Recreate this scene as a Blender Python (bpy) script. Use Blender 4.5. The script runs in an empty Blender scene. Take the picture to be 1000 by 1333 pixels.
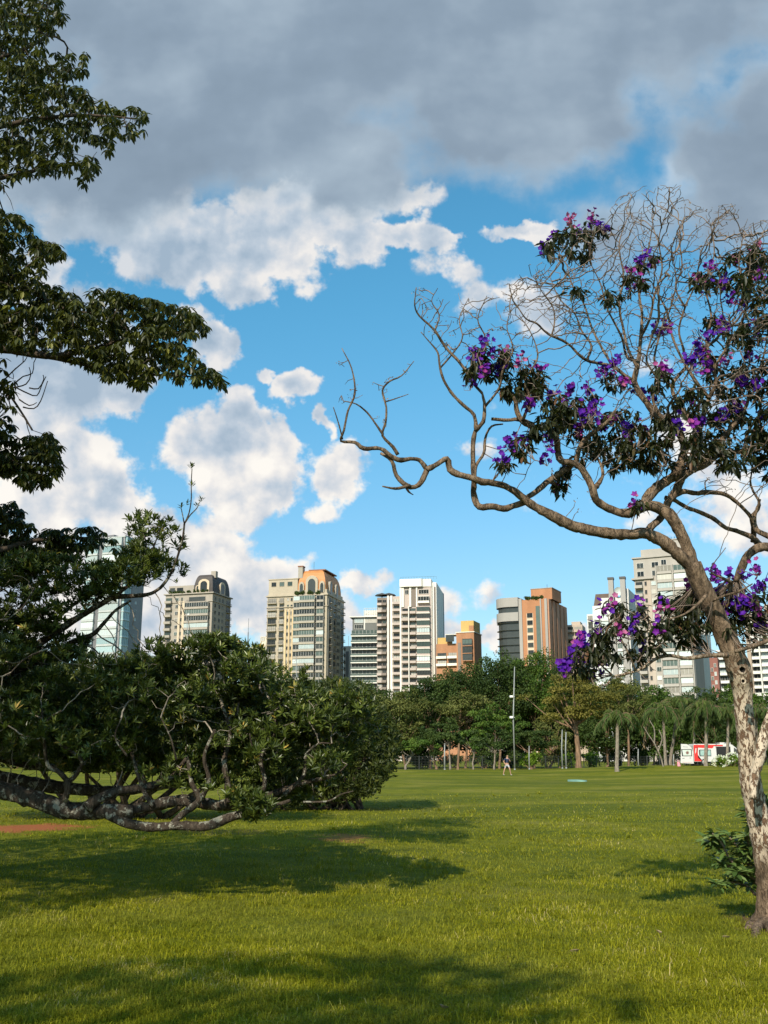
import bpy, math, random
import numpy as np
from mathutils import Vector, Matrix, kdtree
R = np.random.default_rng(7)
random.seed(7)
F = 1300.0
TH = math.atan(319 / F)
CT, ST = math.cos(TH), math.sin(TH)
EYE = 1.6
scene = bpy.context.scene
COL = scene.collection

def ray(px, py):
    uy = (666.5 - py) / F
    y = CT - uy * ST
    return ((px - 500) / F / y, (ST + uy * CT) / y)

def P(px, py, d):
    a, b = ray(px, py)
    return np.array((a * d, d, EYE + b * d))

def G(px, py):
    a, b = ray(px, py)
    d = -EYE / b
    return np.array((a * d, d, 0.0))

def unit(v):
    n = np.linalg.norm(v, axis=-1, keepdims=True)
    return v / np.maximum(n, 1e-9)

def gz(x, y):
    x = np.asarray(x, float); y = np.asarray(y, float)
    a = 0.05 * np.sin(x * 0.21 + y * 0.13) + 0.05 * np.sin(y * 0.31 - x * 0.07 + 1.3) + 0.03 * np.sin(x * .5 + 2) * np.sin(y * .43)
    far = np.clip((y - 16) / 20, 0, 1)
    b = 0.16 * np.sin(y * 0.115 + x * 0.03) + 0.10 * np.sin(y * 0.061 - x * 0.05 + 1)
    crest = 0.28 * np.exp(-((y - 104) / 14.0) ** 2) + 0.42 * np.exp(-((y - 102) / 26.0) ** 2) * np.clip((x - 15) / 15, 0, 1)
    return (a * 0.7 * np.clip(y / 8, .2, 1) + b * far * np.clip((150 - y) / 60, 0, 1) * .8 + crest)

# ------------------------------------------------------------ materials
MATS = {}
class NT:
    def __init__(s, mat):
        s.t = mat.node_tree; s.t.nodes.clear()
    def n(s, typ, **kw):
        x = s.t.nodes.new(typ)
        for k, v in kw.items():
            if k.startswith('i_'):
                k2 = k[2:]
                x.inputs[int(k2) if k2.isdigit() else k2.replace('_', ' ')].default_value = v
            else:
                setattr(x, k, v)
        return x
    def l(s, a, b): s.t.links.new(a, b)
    def math(s, op, a, b=None, c=None, clamp=False):
        x = s.t.nodes.new('ShaderNodeMath'); x.operation = op; x.use_clamp = clamp
        for i, v in enumerate((a, b, c)):
            if v is None: continue
            if isinstance(v, (int, float)): x.inputs[i].default_value = v
            else: s.t.links.new(v, x.inputs[i])
        return x.outputs[0]
    def vmath(s, op, a, b=None, out=0):
        x = s.t.nodes.new('ShaderNodeVectorMath'); x.operation = op
        for i, v in enumerate((a, b)):
            if v is None: continue
            if isinstance(v, (tuple, list)): x.inputs[i].default_value = v
            else: s.t.links.new(v, x.inputs[i])
        return x.outputs[out]
    def mix(s, f, a, b, blend='MIX'):
        x = s.t.nodes.new('ShaderNodeMix'); x.data_type = 'RGBA'; x.blend_type = blend
        for i, v in ((0, f), (6, a), (7, b)):
            if isinstance(v, (int, float)): x.inputs[i].default_value = v
            elif isinstance(v, tuple): x.inputs[i].default_value = (*v[:3], 1)
            else: s.t.links.new(v, x.inputs[i])
        return x.outputs[2]
    def ss(s, v, a, b, lo=0., hi=1.):
        x = s.t.nodes.new('ShaderNodeMapRange'); x.interpolation_type = 'SMOOTHSTEP'
        s.t.links.new(v, x.inputs[0])
        for i, q in ((1, a), (2, b), (3, lo), (4, hi)): x.inputs[i].default_value = q
        return x.outputs[0]
    def noise(s, vec, scale, detail=4, rough=.55, dist=0.):
        x = s.t.nodes.new('ShaderNodeTexNoise')
        x.inputs['Scale'].default_value = scale; x.inputs['Detail'].default_value = detail
        x.inputs['Roughness'].default_value = rough; x.inputs['Distortion'].default_value = dist
        if vec is not None: s.t.links.new(vec, x.inputs['Vector'])
        return x.outputs[0]
    def ramp(s, v, stops):
        x = s.t.nodes.new('ShaderNodeValToRGB'); e = x.color_ramp.elements
        while len(e) < len(stops): e.new(.5)
        for q, (p, c) in zip(e, stops): q.position = p; q.color = (*c[:3], 1)
        s.t.links.new(v, x.inputs[0]); return x.outputs[0]

def newmat(name):
    m = bpy.data.materials.new(name); m.use_nodes = True
    return m, NT(m)

def finish(t, bsdf):
    o = t.n('ShaderNodeOutputMaterial'); t.l(bsdf, o.inputs[0]); return o

def surf(name, col, rough=.7, var=.12, scale=2., bump=.0, metal=0., spec=.4, streak=False, coord='Object'):
    if name in MATS: return MATS[name]
    m, t = newmat(name)
    tc = t.n('ShaderNodeTexCoord')
    v = tc.outputs[coord]
    if streak:
        mp = t.n('ShaderNodeMapping'); mp.inputs['Scale'].default_value = (1, 1, .12); t.l(v, mp.inputs[0]); v = mp.outputs[0]
    nz = t.noise(v, scale, 5, .6)
    nz2 = t.noise(tc.outputs[coord], scale * 7, 3, .6)
    f = t.math('ADD', t.math('MULTIPLY', nz, .7), t.math('MULTIPLY', nz2, .3))
    lo = tuple(max(0, c * (1 - var * 2)) for c in col); hi = tuple(min(1, c * (1 + var * 1.3)) for c in col)
    c = t.ramp(f, [(.3, lo), (.7, hi)])
    b = t.n('ShaderNodeBsdfPrincipled', i_Roughness=rough, i_Metallic=metal)
    b.inputs['Specular IOR Level'].default_value = spec
    t.l(c, b.inputs['Base Color'])
    if bump:
        bp = t.n('ShaderNodeBump', i_Strength=bump, i_Distance=.05); t.l(f, bp.inputs['Height']); t.l(bp.outputs[0], b.inputs['Normal'])
    finish(t, b.outputs[0]); MATS[name] = m
    return m

def leafmat(name, stops, trans=.3, rough=.5, spec=.35, noise=True):
    m, t = newmat(name)
    at = t.n('ShaderNodeAttribute', attribute_name='rnd')
    c = t.ramp(at.outputs['Fac'], stops)
    b = t.n('ShaderNodeBsdfPrincipled', i_Roughness=rough); b.inputs['Specular IOR Level'].default_value = spec
    t.l(c, b.inputs['Base Color'])
    tr = t.n('ShaderNodeBsdfTranslucent')
    c2 = t.mix(.5, c, (.16, .2, .02))
    t.l(c2 if noise else c, tr.inputs[0])
    mx = t.n('ShaderNodeMixShader', i_0=trans); t.l(b.outputs[0], mx.inputs[1]); t.l(tr.outputs[0], mx.inputs[2])
    finish(t, mx.outputs[0]); MATS[name] = m
    return m

def barkmat(name, lo, hi, scale=9., bump=.6, lichen=None, flake=None, zs=.22):
    m, t = newmat(name)
    tc = t.n('ShaderNodeTexCoord'); v = tc.outputs['Object']
    mp = t.n('ShaderNodeMapping'); mp.inputs['Scale'].default_value = (1, 1, zs); t.l(v, mp.inputs[0])
    a = t.noise(mp.outputs[0], scale * 2.2, 6, .65, .4)
    b_ = t.noise(v, scale * .35, 3, .5)
    c = t.ramp(a, [(.36, lo), (.5, tuple((x + y) / 2 for x, y in zip(lo, hi))), (.66, hi)])
    c = t.mix(t.math('MULTIPLY', b_, .35), c, tuple(x * .55 for x in hi))
    h = a
    if lichen:
        ln = t.ss(t.noise(v, scale * .75, 6, .68, .3), .53, .6)
        c = t.mix(ln, c, lichen)
    if flake:
        # pale smooth bark with dark torn flakes, low on the stem
        z0, z1, pale, dark = flake
        mp2 = t.n('ShaderNodeMapping'); mp2.inputs['Scale'].default_value = (1, 1, .38); t.l(v, mp2.inputs[0])
        fn = t.noise(mp2.outputs[0], 30, 6, .68, .35)
        pal = t.mix(t.noise(v, 6, 3), pale, tuple(q * .6 for q in pale))
        fc = t.mix(t.ss(fn, .475, .505, 1., 0.), pal, dark)
        sp = t.n('ShaderNodeSeparateXYZ'); t.l(v, sp.inputs[0])
        zz = t.math('ADD', sp.outputs[2], t.math('MULTIPLY', t.noise(v, 5, 3), .6))
        k = t.ss(zz, z0 + .3, z1 + .3, 1., 0.)
        k2 = t.ss(zz, .75, 1.15)
        c = t.mix(t.math('MULTIPLY', k, k2), c, fc)
        h = t.math('ADD', a, t.math('MULTIPLY', t.ss(fn, .46, .5), .8))
    b = t.n('ShaderNodeBsdfPrincipled', i_Roughness=.88); b.inputs['Specular IOR Level'].default_value = .2
    t.l(c, b.inputs['Base Color'])
    bp = t.n('ShaderNodeBump', i_Strength=bump, i_Distance=.03); t.l(h, bp.inputs['Height']); t.l(bp.outputs[0], b.inputs['Normal'])
    finish(t, b.outputs[0]); MATS[name] = m
    return m

# ------------------------------------------------------------ mesh builder
class MB:
    def __init__(s):
        s.V = []; s.nv = 0; s.FQ = []; s.FT = []; s.MQ = []; s.MT = []; s.A = []
    def add(s, v, q=None, t=None, mat=0, rnd=None):
        v = np.asarray(v, float).reshape(-1, 3)
        if q is not None and len(q):
            q = np.asarray(q, int).reshape(-1, 4); s.FQ.append(q + s.nv); s.MQ.append(np.full(len(q), mat) if np.isscalar(mat) else mat)
        if t is not None and len(t):
            t = np.asarray(t, int).reshape(-1, 3); s.FT.append(t + s.nv); s.MT.append(np.full(len(t), mat))
        s.V.append(v); s.nv += len(v)
        s.A.append(np.full(len(v), .5) if rnd is None else np.asarray(rnd, float))
        return s
    def box(s, x0, x1, y0, y1, z0, z1, mat=0):
        v = [(x, y, z) for z in (z0, z1) for y in (y0, y1) for x in (x0, x1)]
        return s.add(v, [(0, 2, 3, 1), (4, 5, 7, 6), (0, 1, 5, 4), (2, 6, 7, 3), (0, 4, 6, 2), (1, 3, 7, 5)], mat=mat)
    def prism(s, poly, z0, z1, mat=0, top=None):
        """vertical prism from a counter-clockwise plan polygon; top = optional inset polygon"""
        n = len(poly); tp = top or poly
        v = [(x, y, z0) for x, y in poly] + [(x, y, z1) for x, y in tp] + [(*np.mean(tp, axis=0), z1)]
        q = [(i, (i + 1) % n, n + (i + 1) % n, n + i) for i in range(n)]
        t = [(n + i, n + (i + 1) % n, 2 * n) for i in range(n)]
        return s.add(v, q, t, mat)
    def tube(s, pts, rad, sides=8, mat=0, rough=0., cap=True, rnd=None, closed_start=False):
        pts = np.asarray(pts, float); n = len(pts)
        if n < 2: return s
        rad = np.broadcast_to(np.asarray(rad, float), (n,))
        tg = np.gradient(pts, axis=0); tg = unit(tg)
        ref = np.array((0.31, 0.9, 0.27)) if abs(tg[0][2]) > .6 else np.array((0, 0, 1.))
        rings = []
        u = unit(np.cross(tg[0], ref))
        ang = np.linspace(0, 2 * np.pi, sides, endpoint=False)
        for i in range(n):
            u = u - tg[i] * np.dot(u, tg[i]); u = u / max(np.linalg.norm(u), 1e-9)
            w = np.cross(tg[i], u)
            r = rad[i] * (1 + (R.normal(0, rough, sides) if rough else 0))
            rings.append(pts[i] + np.outer(np.cos(ang) * r, u) + np.outer(np.sin(ang) * r, w))
        v = np.vstack(rings)
        k = np.arange(sides); k2 = (k + 1) % sides
        q = np.vstack([np.stack([i * sides + k, i * sides + k2, (i + 1) * sides + k2, (i + 1) * sides + k], 1) for i in range(n - 1)])
        t = None
        if cap:
            v = np.vstack([v, pts[-1] + tg[-1] * rad[-1] * .3, pts[0]])
            t = np.vstack([np.stack([(n - 1) * sides + k, (n - 1) * sides + k2, np.full(sides, n * sides)], 1),
                           np.stack([k2, k, np.full(sides, n * sides + 1)], 1)])
        return s.add(v, q, t, mat, None if rnd is None else np.full(len(v), rnd))
    def leaf8(s, p, d, n, L, W, droop=.15, fold=.15, mat=0, rnd=None):
        p = np.asarray(p, float); N = len(p)
        if N == 0: return s
        d = unit(d); sd = unit(np.cross(d, n)); n = np.cross(sd, d)
        L = np.broadcast_to(L, (N,))[:, None]; W = np.broadcast_to(W, (N,))[:, None] * .5
        def c(t, k): return p + d * L * t - n * L * droop * t * t + n * (0)
        C0 = p; C1 = c(.33, 0); C2 = c(.68, 0); C3 = c(1, 0)
        v = np.stack([C0, C1 - sd * W * .9 + n * W * fold, C1 - n * W * fold, C1 + sd * W * .9 + n * W * fold,
                      C2 - sd * W * .85 + n * W * fold, C2 - n * W * fold, C2 + sd * W * .85 + n * W * fold, C3], 1).reshape(-1, 3)
        o = (np.arange(N) * 8)[:, None]
        q = np.vstack([o + np.array((1, 2, 5, 4)), o + np.array((2, 3, 6, 5))])
        t = np.vstack([o + np.array(x) for x in ((0, 2, 1), (0, 3, 2), (4, 5, 7), (5, 6, 7))])
        return s.add(v, q, t, mat, np.repeat(R.random(N) if rnd is None else rnd, 8))
    def leaf4(s, p, d, n, L, W, mat=0, rnd=None):
        p = np.asarray(p, float); N = len(p)
        if N == 0: return s
        d = unit(d); sd = unit(np.cross(d, n)); n = np.cross(sd, d)
        L = np.broadcast_to(L, (N,))[:, None]; W = np.broadcast_to(W, (N,))[:, None] * .5
        m = p + d * L * .45
        v = np.stack([p, m - sd * W + n * W * .2, p + d * L - n * L * .12, m + sd * W + n * W * .2], 1).reshape(-1, 3)
        q = (np.arange(N) * 4)[:, None] + np.arange(4)
        return s.add(v, q, None, mat, np.repeat(R.random(N) if rnd is None else rnd, 4))
    def arrays(s):
        V = np.vstack(s.V)
        q = np.vstack(s.FQ) if s.FQ else np.zeros((0, 4), int); t = np.vstack(s.FT) if s.FT else np.zeros((0, 3), int)
        mq = np.concatenate(s.MQ) if s.MQ else np.zeros(0, int); mt = np.concatenate(s.MT) if s.MT else np.zeros(0, int)
        return V, q, t, mq, mt, np.concatenate(s.A)
    def merge(s, arr, M=None):
        V, q, t, mq, mt, a = arr
        if M is not None: V = V @ M[:3, :3].T + M[:3, 3]
        if len(q): s.FQ.append(q + s.nv); s.MQ.append(mq)
        if len(t): s.FT.append(t + s.nv); s.MT.append(mt)
        s.V.append(V); s.A.append(a); s.nv += len(V)
    def mesh(s, name, mats, smooth=False):
        V, q, t, mq, mt, a = s.arrays()
        me = bpy.data.meshes.new(name)
        me.vertices.add(len(V)); me.vertices.foreach_set('co', V.astype(np.float32).ravel())
        nl = len(q) * 4 + len(t) * 3
        me.loops.add(nl); me.polygons.add(len(q) + len(t))
        me.loops.foreach_set('vertex_index', np.concatenate([q.ravel(), t.ravel()]).astype(np.int32))
        ls = np.concatenate([np.arange(len(q)) * 4, len(q) * 4 + np.arange(len(t)) * 3]).astype(np.int32)
        me.polygons.foreach_set('loop_start', ls)
        me.polygons.foreach_set('material_index', np.concatenate([mq, mt]).astype(np.int32))
        me.polygons.foreach_set('use_smooth', np.full(len(ls), smooth))
        at = me.attributes.new('rnd', 'FLOAT', 'POINT'); at.data.foreach_set('value', a.astype(np.float32))
        for m in (mats if isinstance(mats, (list, tuple)) else [mats]): me.materials.append(m)
        me.update(calc_edges=True)
        return me
    def obj(s, name, mats, parent=None, smooth=False, loc=None):
        """link as ONE object; geometry given in world space, moved into the parent's (unrotated) space"""
        if parent is not None: off = np.array(parent_origin(parent))
        elif loc is not None: off = np.array(loc, float)
        else: off = np.zeros(3)
        if s.nv: s.V = [v - off for v in s.V]
        o = bpy.data.objects.new(name, s.mesh(name, mats, smooth)); COL.objects.link(o)
        if parent is not None: o.parent = parent
        else: o.location = off
        return o

def parent_origin(o):
    l = np.zeros(3)
    while o is not None:
        l += np.array(o.location); o = o.parent
    return l

def tag(o, label=None, cat=None, group=None, kind=None):
    if label: o['label'] = label
    if cat: o['category'] = cat
    if group: o['group'] = group
    if kind: o['kind'] = kind
    return o

def thing(name, label, cat, loc=(0, 0, 0), group=None):
    o = bpy.data.objects.new(name, None); COL.objects.link(o); o.location = loc
    o.empty_display_size = .3
    return tag(o, label, cat, group)

def smooth_line(pts, step=.06):
    """Catmull-Rom through rows (x,y,z,r)"""
    pts = np.asarray(pts, float)
    if len(pts) < 3:
        n = max(2, int(np.linalg.norm(pts[-1, :3] - pts[0, :3]) / step) + 1)
        return np.linspace(pts[0], pts[-1], n)
    q = np.vstack([2 * pts[0] - pts[1], pts, 2 * pts[-1] - pts[-2]])
    out = []
    for i in range(1, len(q) - 2):
        n = max(2, int(np.linalg.norm(q[i + 1, :3] - q[i, :3]) / step) + 1)
        t = np.linspace(0, 1, n, endpoint=False)[:, None]
        a, b, c, d = q[i - 1], q[i], q[i + 1], q[i + 2]
        out.append(.5 * (2 * b + (c - a) * t + (2 * a - 5 * b + 4 * c - d) * t ** 2 + (3 * b - a - 3 * c + d) * t ** 3))
    out.append(pts[-1:])
    return np.vstack(out)

def trace(pts, w0, w1, d0, d1, step=.06, wob=.0):
    """picture-traced limb -> 3D line at its own distance; widths in picture pixels"""
    n = len(pts); rows = []
    for i, p in enumerate(pts):
        f = i / max(1, n - 1); d = d0 + (d1 - d0) * f + (R.normal(0, wob) if wob and 0 < i else 0)
        w = p[2] if len(p) > 2 else w0 + (w1 - w0) * f
        rows.append((*P(p[0], p[1], d), w * .5 * d / F))
    return smooth_line(rows, step)

def in_poly(pts, poly):
    x, y = pts[:, 0], pts[:, 1]; inside = np.zeros(len(pts), bool); n = len(poly); j = n - 1
    for i in range(n):
        xi, yi = poly[i]; xj, yj = poly[j]
        c = ((yi > y) != (yj > y)) & (x < (xj - xi) * (y - yi) / (yj - yi + 1e-12) + xi)
        inside ^= c; j = i
    return inside

def sample_poly(poly, n):
    poly = np.asarray(poly, float); lo = poly.min(0); hi = poly.max(0); out = []
    got = 0
    while got < n:
        c = lo + (hi - lo) * R.random((n * 2, 2)); c = c[in_poly(c, poly)]
        out.append(c); got += len(c)
    return np.vstack(out)[:n]

def poly_points(poly, n, d, spread, gap=None):
    c = sample_poly(poly, n)
    dd = d + R.uniform(-1, 1, n) * spread
    pts = np.array([P(x, y, q) for (x, y), q in zip(c, dd)])
    return pts

def grow(starts, attr, D=.07, infl=.9, kill=.12, iters=70, jit=.25, bias=(0, 0, 0), limit=14000):
    nodes = [np.array(p) for p in starts]; par = [-1] * len(starts)
    attr = np.asarray(attr, float); bias = np.array(bias)
    for it in range(iters):
        if not len(attr) or len(nodes) > limit: break
        kd = kdtree.KDTree(len(nodes))
        for i, p in enumerate(nodes): kd.insert(p, i)
        kd.balance()
        acc = {}; keep = np.ones(len(attr), bool)
        for ai, a in enumerate(attr):
            co, i, dist = kd.find(a)
            if dist < kill: keep[ai] = False; continue
            if dist < infl:
                v = (a - nodes[i]) / dist
                if i in acc: acc[i] += v
                else: acc[i] = v.copy()
        if not acc: break
        attr = attr[keep]; added = 0
        for i, v in acc.items():
            nv = np.linalg.norm(v)
            if nv < 1e-3: continue
            v = v / nv + R.normal(0, jit, 3) + bias; v /= np.linalg.norm(v)
            q = nodes[i] + v * D
            nodes.append(q); par.append(i); added += 1
        if not added: break
    return nodes, par

def twig_tubes(mb, nodes, par, nstart, r0=.003, rmax=.03, power=2.3, sides=4, mat=0, rstart=None):
    n = len(nodes); acc = np.zeros(n); ch = [[] for _ in range(n)]
    for i in range(n - 1, nstart - 1, -1):
        if acc[i] == 0: acc[i] = r0 ** power
        p = par[i]; ch[p].append(i)
        acc[p] += acc[i] * 1.0
    rad = np.minimum(np.maximum(acc, r0 ** power) ** (1 / power), rmax)
    stack = []
    for i in range(nstart):
        for c in ch[i]: stack.append((i, c))
    while stack:
        p, i = stack.pop()
        line = [nodes[p], nodes[i]]; rr = [rad[i], rad[i]]
        cur = i
        while ch[cur]:
            k = sorted(ch[cur], key=lambda c: -rad[c])
            for o in k[1:]: stack.append((cur, o))
            cur = k[0]; line.append(nodes[cur]); rr.append(rad[cur])
        rr = np.array(rr); rr[-1] *= .6
        mb.tube(np.array(line), rr, sides if rr[0] < .012 else 6, mat, cap=rr[0] > .01)
    tips = [i for i in range(nstart, n) if not ch[i]]
    return rad, tips

def rdir(n, up=0.): 
    v = R.normal(size=(n, 3)); v[:, 2] += up
    return unit(v)
# ------------------------------------------------------------ camera, light, sky
cam = bpy.data.cameras.new('camera'); co = bpy.data.objects.new('camera', cam); COL.objects.link(co)
co.location = (0, 0, EYE); co.rotation_euler = (math.pi / 2 + TH, 0, 0)
cam.sensor_fit = 'HORIZONTAL'; cam.sensor_width = 36; cam.lens = 36 * F / 1000; cam.clip_end = 9000
scene.camera = co
SUN_AZ, SUN_EL = math.radians(204), math.radians(35)     # compass: 0 = +Y, clockwise
sun_dir = np.array((math.sin(SUN_AZ) * math.cos(SUN_EL), math.cos(SUN_AZ) * math.cos(SUN_EL), math.sin(SUN_EL)))
sl = bpy.data.lights.new('sun', 'SUN'); sl.energy = 4.8; sl.angle = math.radians(.55); sl.color = (1, .9, .74)
so = bpy.data.objects.new('sun', sl); COL.objects.link(so); so.rotation_euler = Vector(-sun_dir).to_track_quat('-Z', 'Y').to_euler()
so.location = (-30, -30, 60)
scene.view_settings.view_transform = 'Standard'; scene.view_settings.look = 'None'
scene.view_settings.exposure = 0.3; scene.view_settings.gamma = 1

def build_world():
    w = bpy.data.worlds.new('World'); scene.world = w; w.use_nodes = True
    t = NT(w)
    sky = t.n('ShaderNodeTexSky', sky_type='NISHITA'); sky.sun_disc = False
    sky.sun_elevation = SUN_EL; sky.sun_rotation = SUN_AZ; sky.air_density = 1.0; sky.dust_density = .6; sky.ozone_density = 1.5
    tc = t.n('ShaderNodeTexCoord'); D = tc.outputs['Generated']
    sz = t.n('ShaderNodeSeparateXYZ'); t.l(D, sz.inputs[0])
    tint = t.mix(t.ss(sz.outputs[2], .0, .50), (.62, .70, .735), (.44, 1.03, 1.06))
    skyc = t.vmath('MULTIPLY', t.vmath('MULTIPLY', sky.outputs[0], tint), (SKYK, SKYK, SKYK))
    fw = t.vmath('DOT_PRODUCT', D, (0, CT, ST), 1); up = t.vmath('DOT_PRODUCT', D, (0, -ST, CT), 1); rt = t.vmath('DOT_PRODUCT', D, (1, 0, 0), 1)
    fwc = t.math('MAXIMUM', fw, .12)
    # direction on the plane tangent to the sky in the direction of the skyline (units: 1/1300 of the distance)
    X = t.math('MULTIPLY_ADD', t.math('DIVIDE', rt, fwc), F, 500)
    Y = t.math('MULTIPLY_ADD', t.math('DIVIDE', up, fwc), -F, 666.5)
    cm = t.n('ShaderNodeCombineXYZ'); t.l(X, cm.inputs[0]); t.l(Y, cm.inputs[1]); Q = cm.outputs[0]
    def nz(vec, scale, detail, rough=.55, off=(0, 0, 0)):
        x = t.n('ShaderNodeTexNoise'); x.inputs['Scale'].default_value = scale; x.inputs['Detail'].default_value = detail
        x.inputs['Roughness'].default_value = rough
        t.l(t.vmath('ADD', vec, off), x.inputs['Vector']); return x
    w1 = nz(Q, 1 / 95., 2, .5, (13, 7, 0)).outputs[1]; w2 = nz(Q, 1 / 26., 3, .6, (400, 90, 3)).outputs[1]
    off1 = t.vmath('MULTIPLY', t.vmath('SUBTRACT', w1, (.5, .5, .5)), (95, 70, 0))
    off2 = t.vmath('MULTIPLY', t.vmath('SUBTRACT', w2, (.5, .5, .5)), (36, 34, 0))
    QW = t.vmath('ADD', t.vmath('ADD', Q, off1), off2)
    def blobs(Qv, L, k=.12):
        cur = None
        for (cx, cy, rx, ry, wt) in L:
            d = t.vmath('LENGTH', t.vmath('MULTIPLY', t.vmath('SUBTRACT', Qv, (cx, cy, 0)), (1 / rx, 1 / ry, 0)), None, 1)
            v = t.math('MULTIPLY', t.math('SUBTRACT', 1.0, d), wt)
            cur = v if cur is None else t.math('SMOOTH_MAX', cur, v, k)
        return cur
    W = [(235, 318, 115, 68, 1), (350, 330, 95, 56, 1), (335, 375, 48, 26, .7), (400, 262, 120, 45, .9), (520, 262, 60, 22, .5), (505, 305, 95, 24, .8), (430, 300, 80, 40, .8), (585, 300, 25, 12, .5), (670, 298, 52, 13, .7), (150, 270, 130, 60, .8),
         (60, 470, 150, 105, 1), (165, 512, 52, 34, .9), (0, 360, 90, 60, .8), (70, 620, 105, 92, 1), (140, 645, 52, 55, 1), (170, 705, 60, 50, 1), (30, 760, 110, 90, 1),
         (290, 585, 86, 62, 1), (320, 640, 62, 64, 1), (305, 535, 44, 40, 1), (345, 570, 44, 36, 1), (286, 448, 34, 36, .9), (250, 415, 40, 18, .5), (388, 505, 30, 24, .8), (350, 490, 22, 10, .5),
         (440, 605, 42, 44, .75), (432, 548, 15, 20, .65), (405, 655, 30, 18, .4), (240, 745, 105, 68, 1), (205, 700, 50, 34, .9), (330, 775, 95, 58, 1), (160, 800, 110, 60, 1), (300, 720, 50, 24, .6),
         (465, 752, 34, 15, .45), (425, 790, 50, 30, .2), (635, 838, 17, 28, .9), (592, 780, 60, 14, .17), (560, 835, 60, 25, .2), (610, 590, 44, 20, .24), (650, 372, 56, 26, .28), (600, 345, 40, 12, .2),
         (690, 410, 40, 34, .25), (965, 650, 90, 46, .2), (1010, 700, 60, 40, .3), (900, 560, 80, 40, .1), (760, 830, 60, 30, .3), (1250, 450, 180, 120, .8), (-250, 500, 200, 200, .9), (1500, 700, 260, 100, .8)]
    Gd = [(500, -40, 720, 235, 1.3), (300, 110, 260, 165, 1.2), (400, 200, 190, 70, .9), (640, 130, 160, 125, 1.1), (745, 140, 120, 95, 1), (120, 200, 200, 120, 1), (950, 225, 115, 110, 1.0), (1060, 180, 160, 150, 1), (800, 300, 85, 55, .5), (460, 235, 110, 50, .7), (-300, 150, 400, 250, 1), (1400, 100, 400, 260, 1)]
    fb = nz(Q, 1 / 66., 7, .56, (70, 20, 9)).outputs[0]
    dW = blobs(QW, W); dG = blobs(t.vmath('ADD', Q, t.vmath('ADD', off1, t.vmath('MULTIPLY', off2, (.6, .6, 0)))), Gd, .2)
    fbm = t.math('MULTIPLY', t.math('SUBTRACT', fb, .5), 1.55)
    hW = t.math('ADD', dW, fbm); hG = t.math('ADD', dG, t.math('MULTIPLY', fbm, .45))
    mW = t.ss(hW, -.05, .24); mG = t.ss(hG, -.14, .42)
    # relief: the same billows looked up a little nearer the sun (upper left); the rim towards the sun is bright
    QS = t.vmath('ADD', Q, (-10, -13, 0))
    fb2 = nz(QS, 1 / 66., 7, .56, (70, 20, 9)).outputs[0]
    big = nz(Q, 1 / 75., 3, .5, (3, 55, 1)).outputs[0]; bigS = nz(t.vmath('ADD', Q, (-24, -30, 0)), 1 / 75., 3, .5, (3, 55, 1)).outputs[0]
    rel = t.math('ADD', t.math('MULTIPLY', t.math('SUBTRACT', fb, fb2), 1.6), t.math('MULTIPLY', t.math('SUBTRACT', big, bigS), 1.6))
    thick = t.ss(hW, .15, .95)
    lit = t.math('SUBTRACT', t.math('ADD', .80, rel), t.math('MULTIPLY', thick, .30), clamp=True)
    # the cumulus under the grey deck are themselves greyer
    high = t.ss(Y, 610, 500)
    lit = t.math('SUBTRACT', lit, t.math('MULTIPLY', high, t.math('MULTIPLY_ADD', t.ss(X, 330, 180), .22, .22)), clamp=True)
    colW = t.ramp(lit, [(0, (.29, .38, .48)), (.35, (.42, .49, .57)), (.6, (.58, .60, .63)), (.8, (.72, .70, .68)), (1, (.81, .78, .73))])
    dk = t.math('ADD', t.math('ADD', t.math('MULTIPLY', t.math('SUBTRACT', nz(t.vmath('MULTIPLY', Q, (1, 1.5, 0)), 1 / 210., 4, .5, (5, 0, 0)).outputs[0], .5), 1.5), .45), t.math('MULTIPLY', rel, .14))
    edge = t.ss(hG, .5, .12)
    dk = t.math('ADD', dk, t.math('MULTIPLY', edge, .35), clamp=True)
    colG = t.ramp(dk, [(0, (.175, .235, .305)), (.4, (.225, .295, .375)), (.75, (.32, .40, .48)), (1, (.52, .585, .64))])
    c = t.mix(mW, skyc, colW)
    c = t.mix(mG, c, colG)
    front = t.ss(fw, .12, .3)
    # sky behind the camera: broken cloud from the same noise
    bk = nz(D, 2.3, 6, .6, (2, 2, 2)).outputs[0]
    sp = t.n('ShaderNodeSeparateXYZ'); t.l(D, sp.inputs[0])
    cb = t.mix(t.math('MULTIPLY', t.ss(bk, .5, .62), .8), skyc, t.ramp(bk, [(.5, (.8, .8, .8)), (.75, (.35, .4, .47))]))
    c = t.mix(front, cb, c)
    # below the horizon
    c = t.mix(t.ss(sp.outputs[2], -.02, -.002), (.06, .08, .05), c) if False else c
    bg = t.n('ShaderNodeBackground'); t.l(c, bg.inputs[0]); bg.inputs[1].default_value = 1.0
    o = t.n('ShaderNodeOutputWorld'); t.l(bg.outputs[0], o.inputs[0])
    w.cycles.sampling_method = 'MANUAL'; w.cycles.sample_map_resolution = 512
SKYK = .145
build_world()

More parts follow.
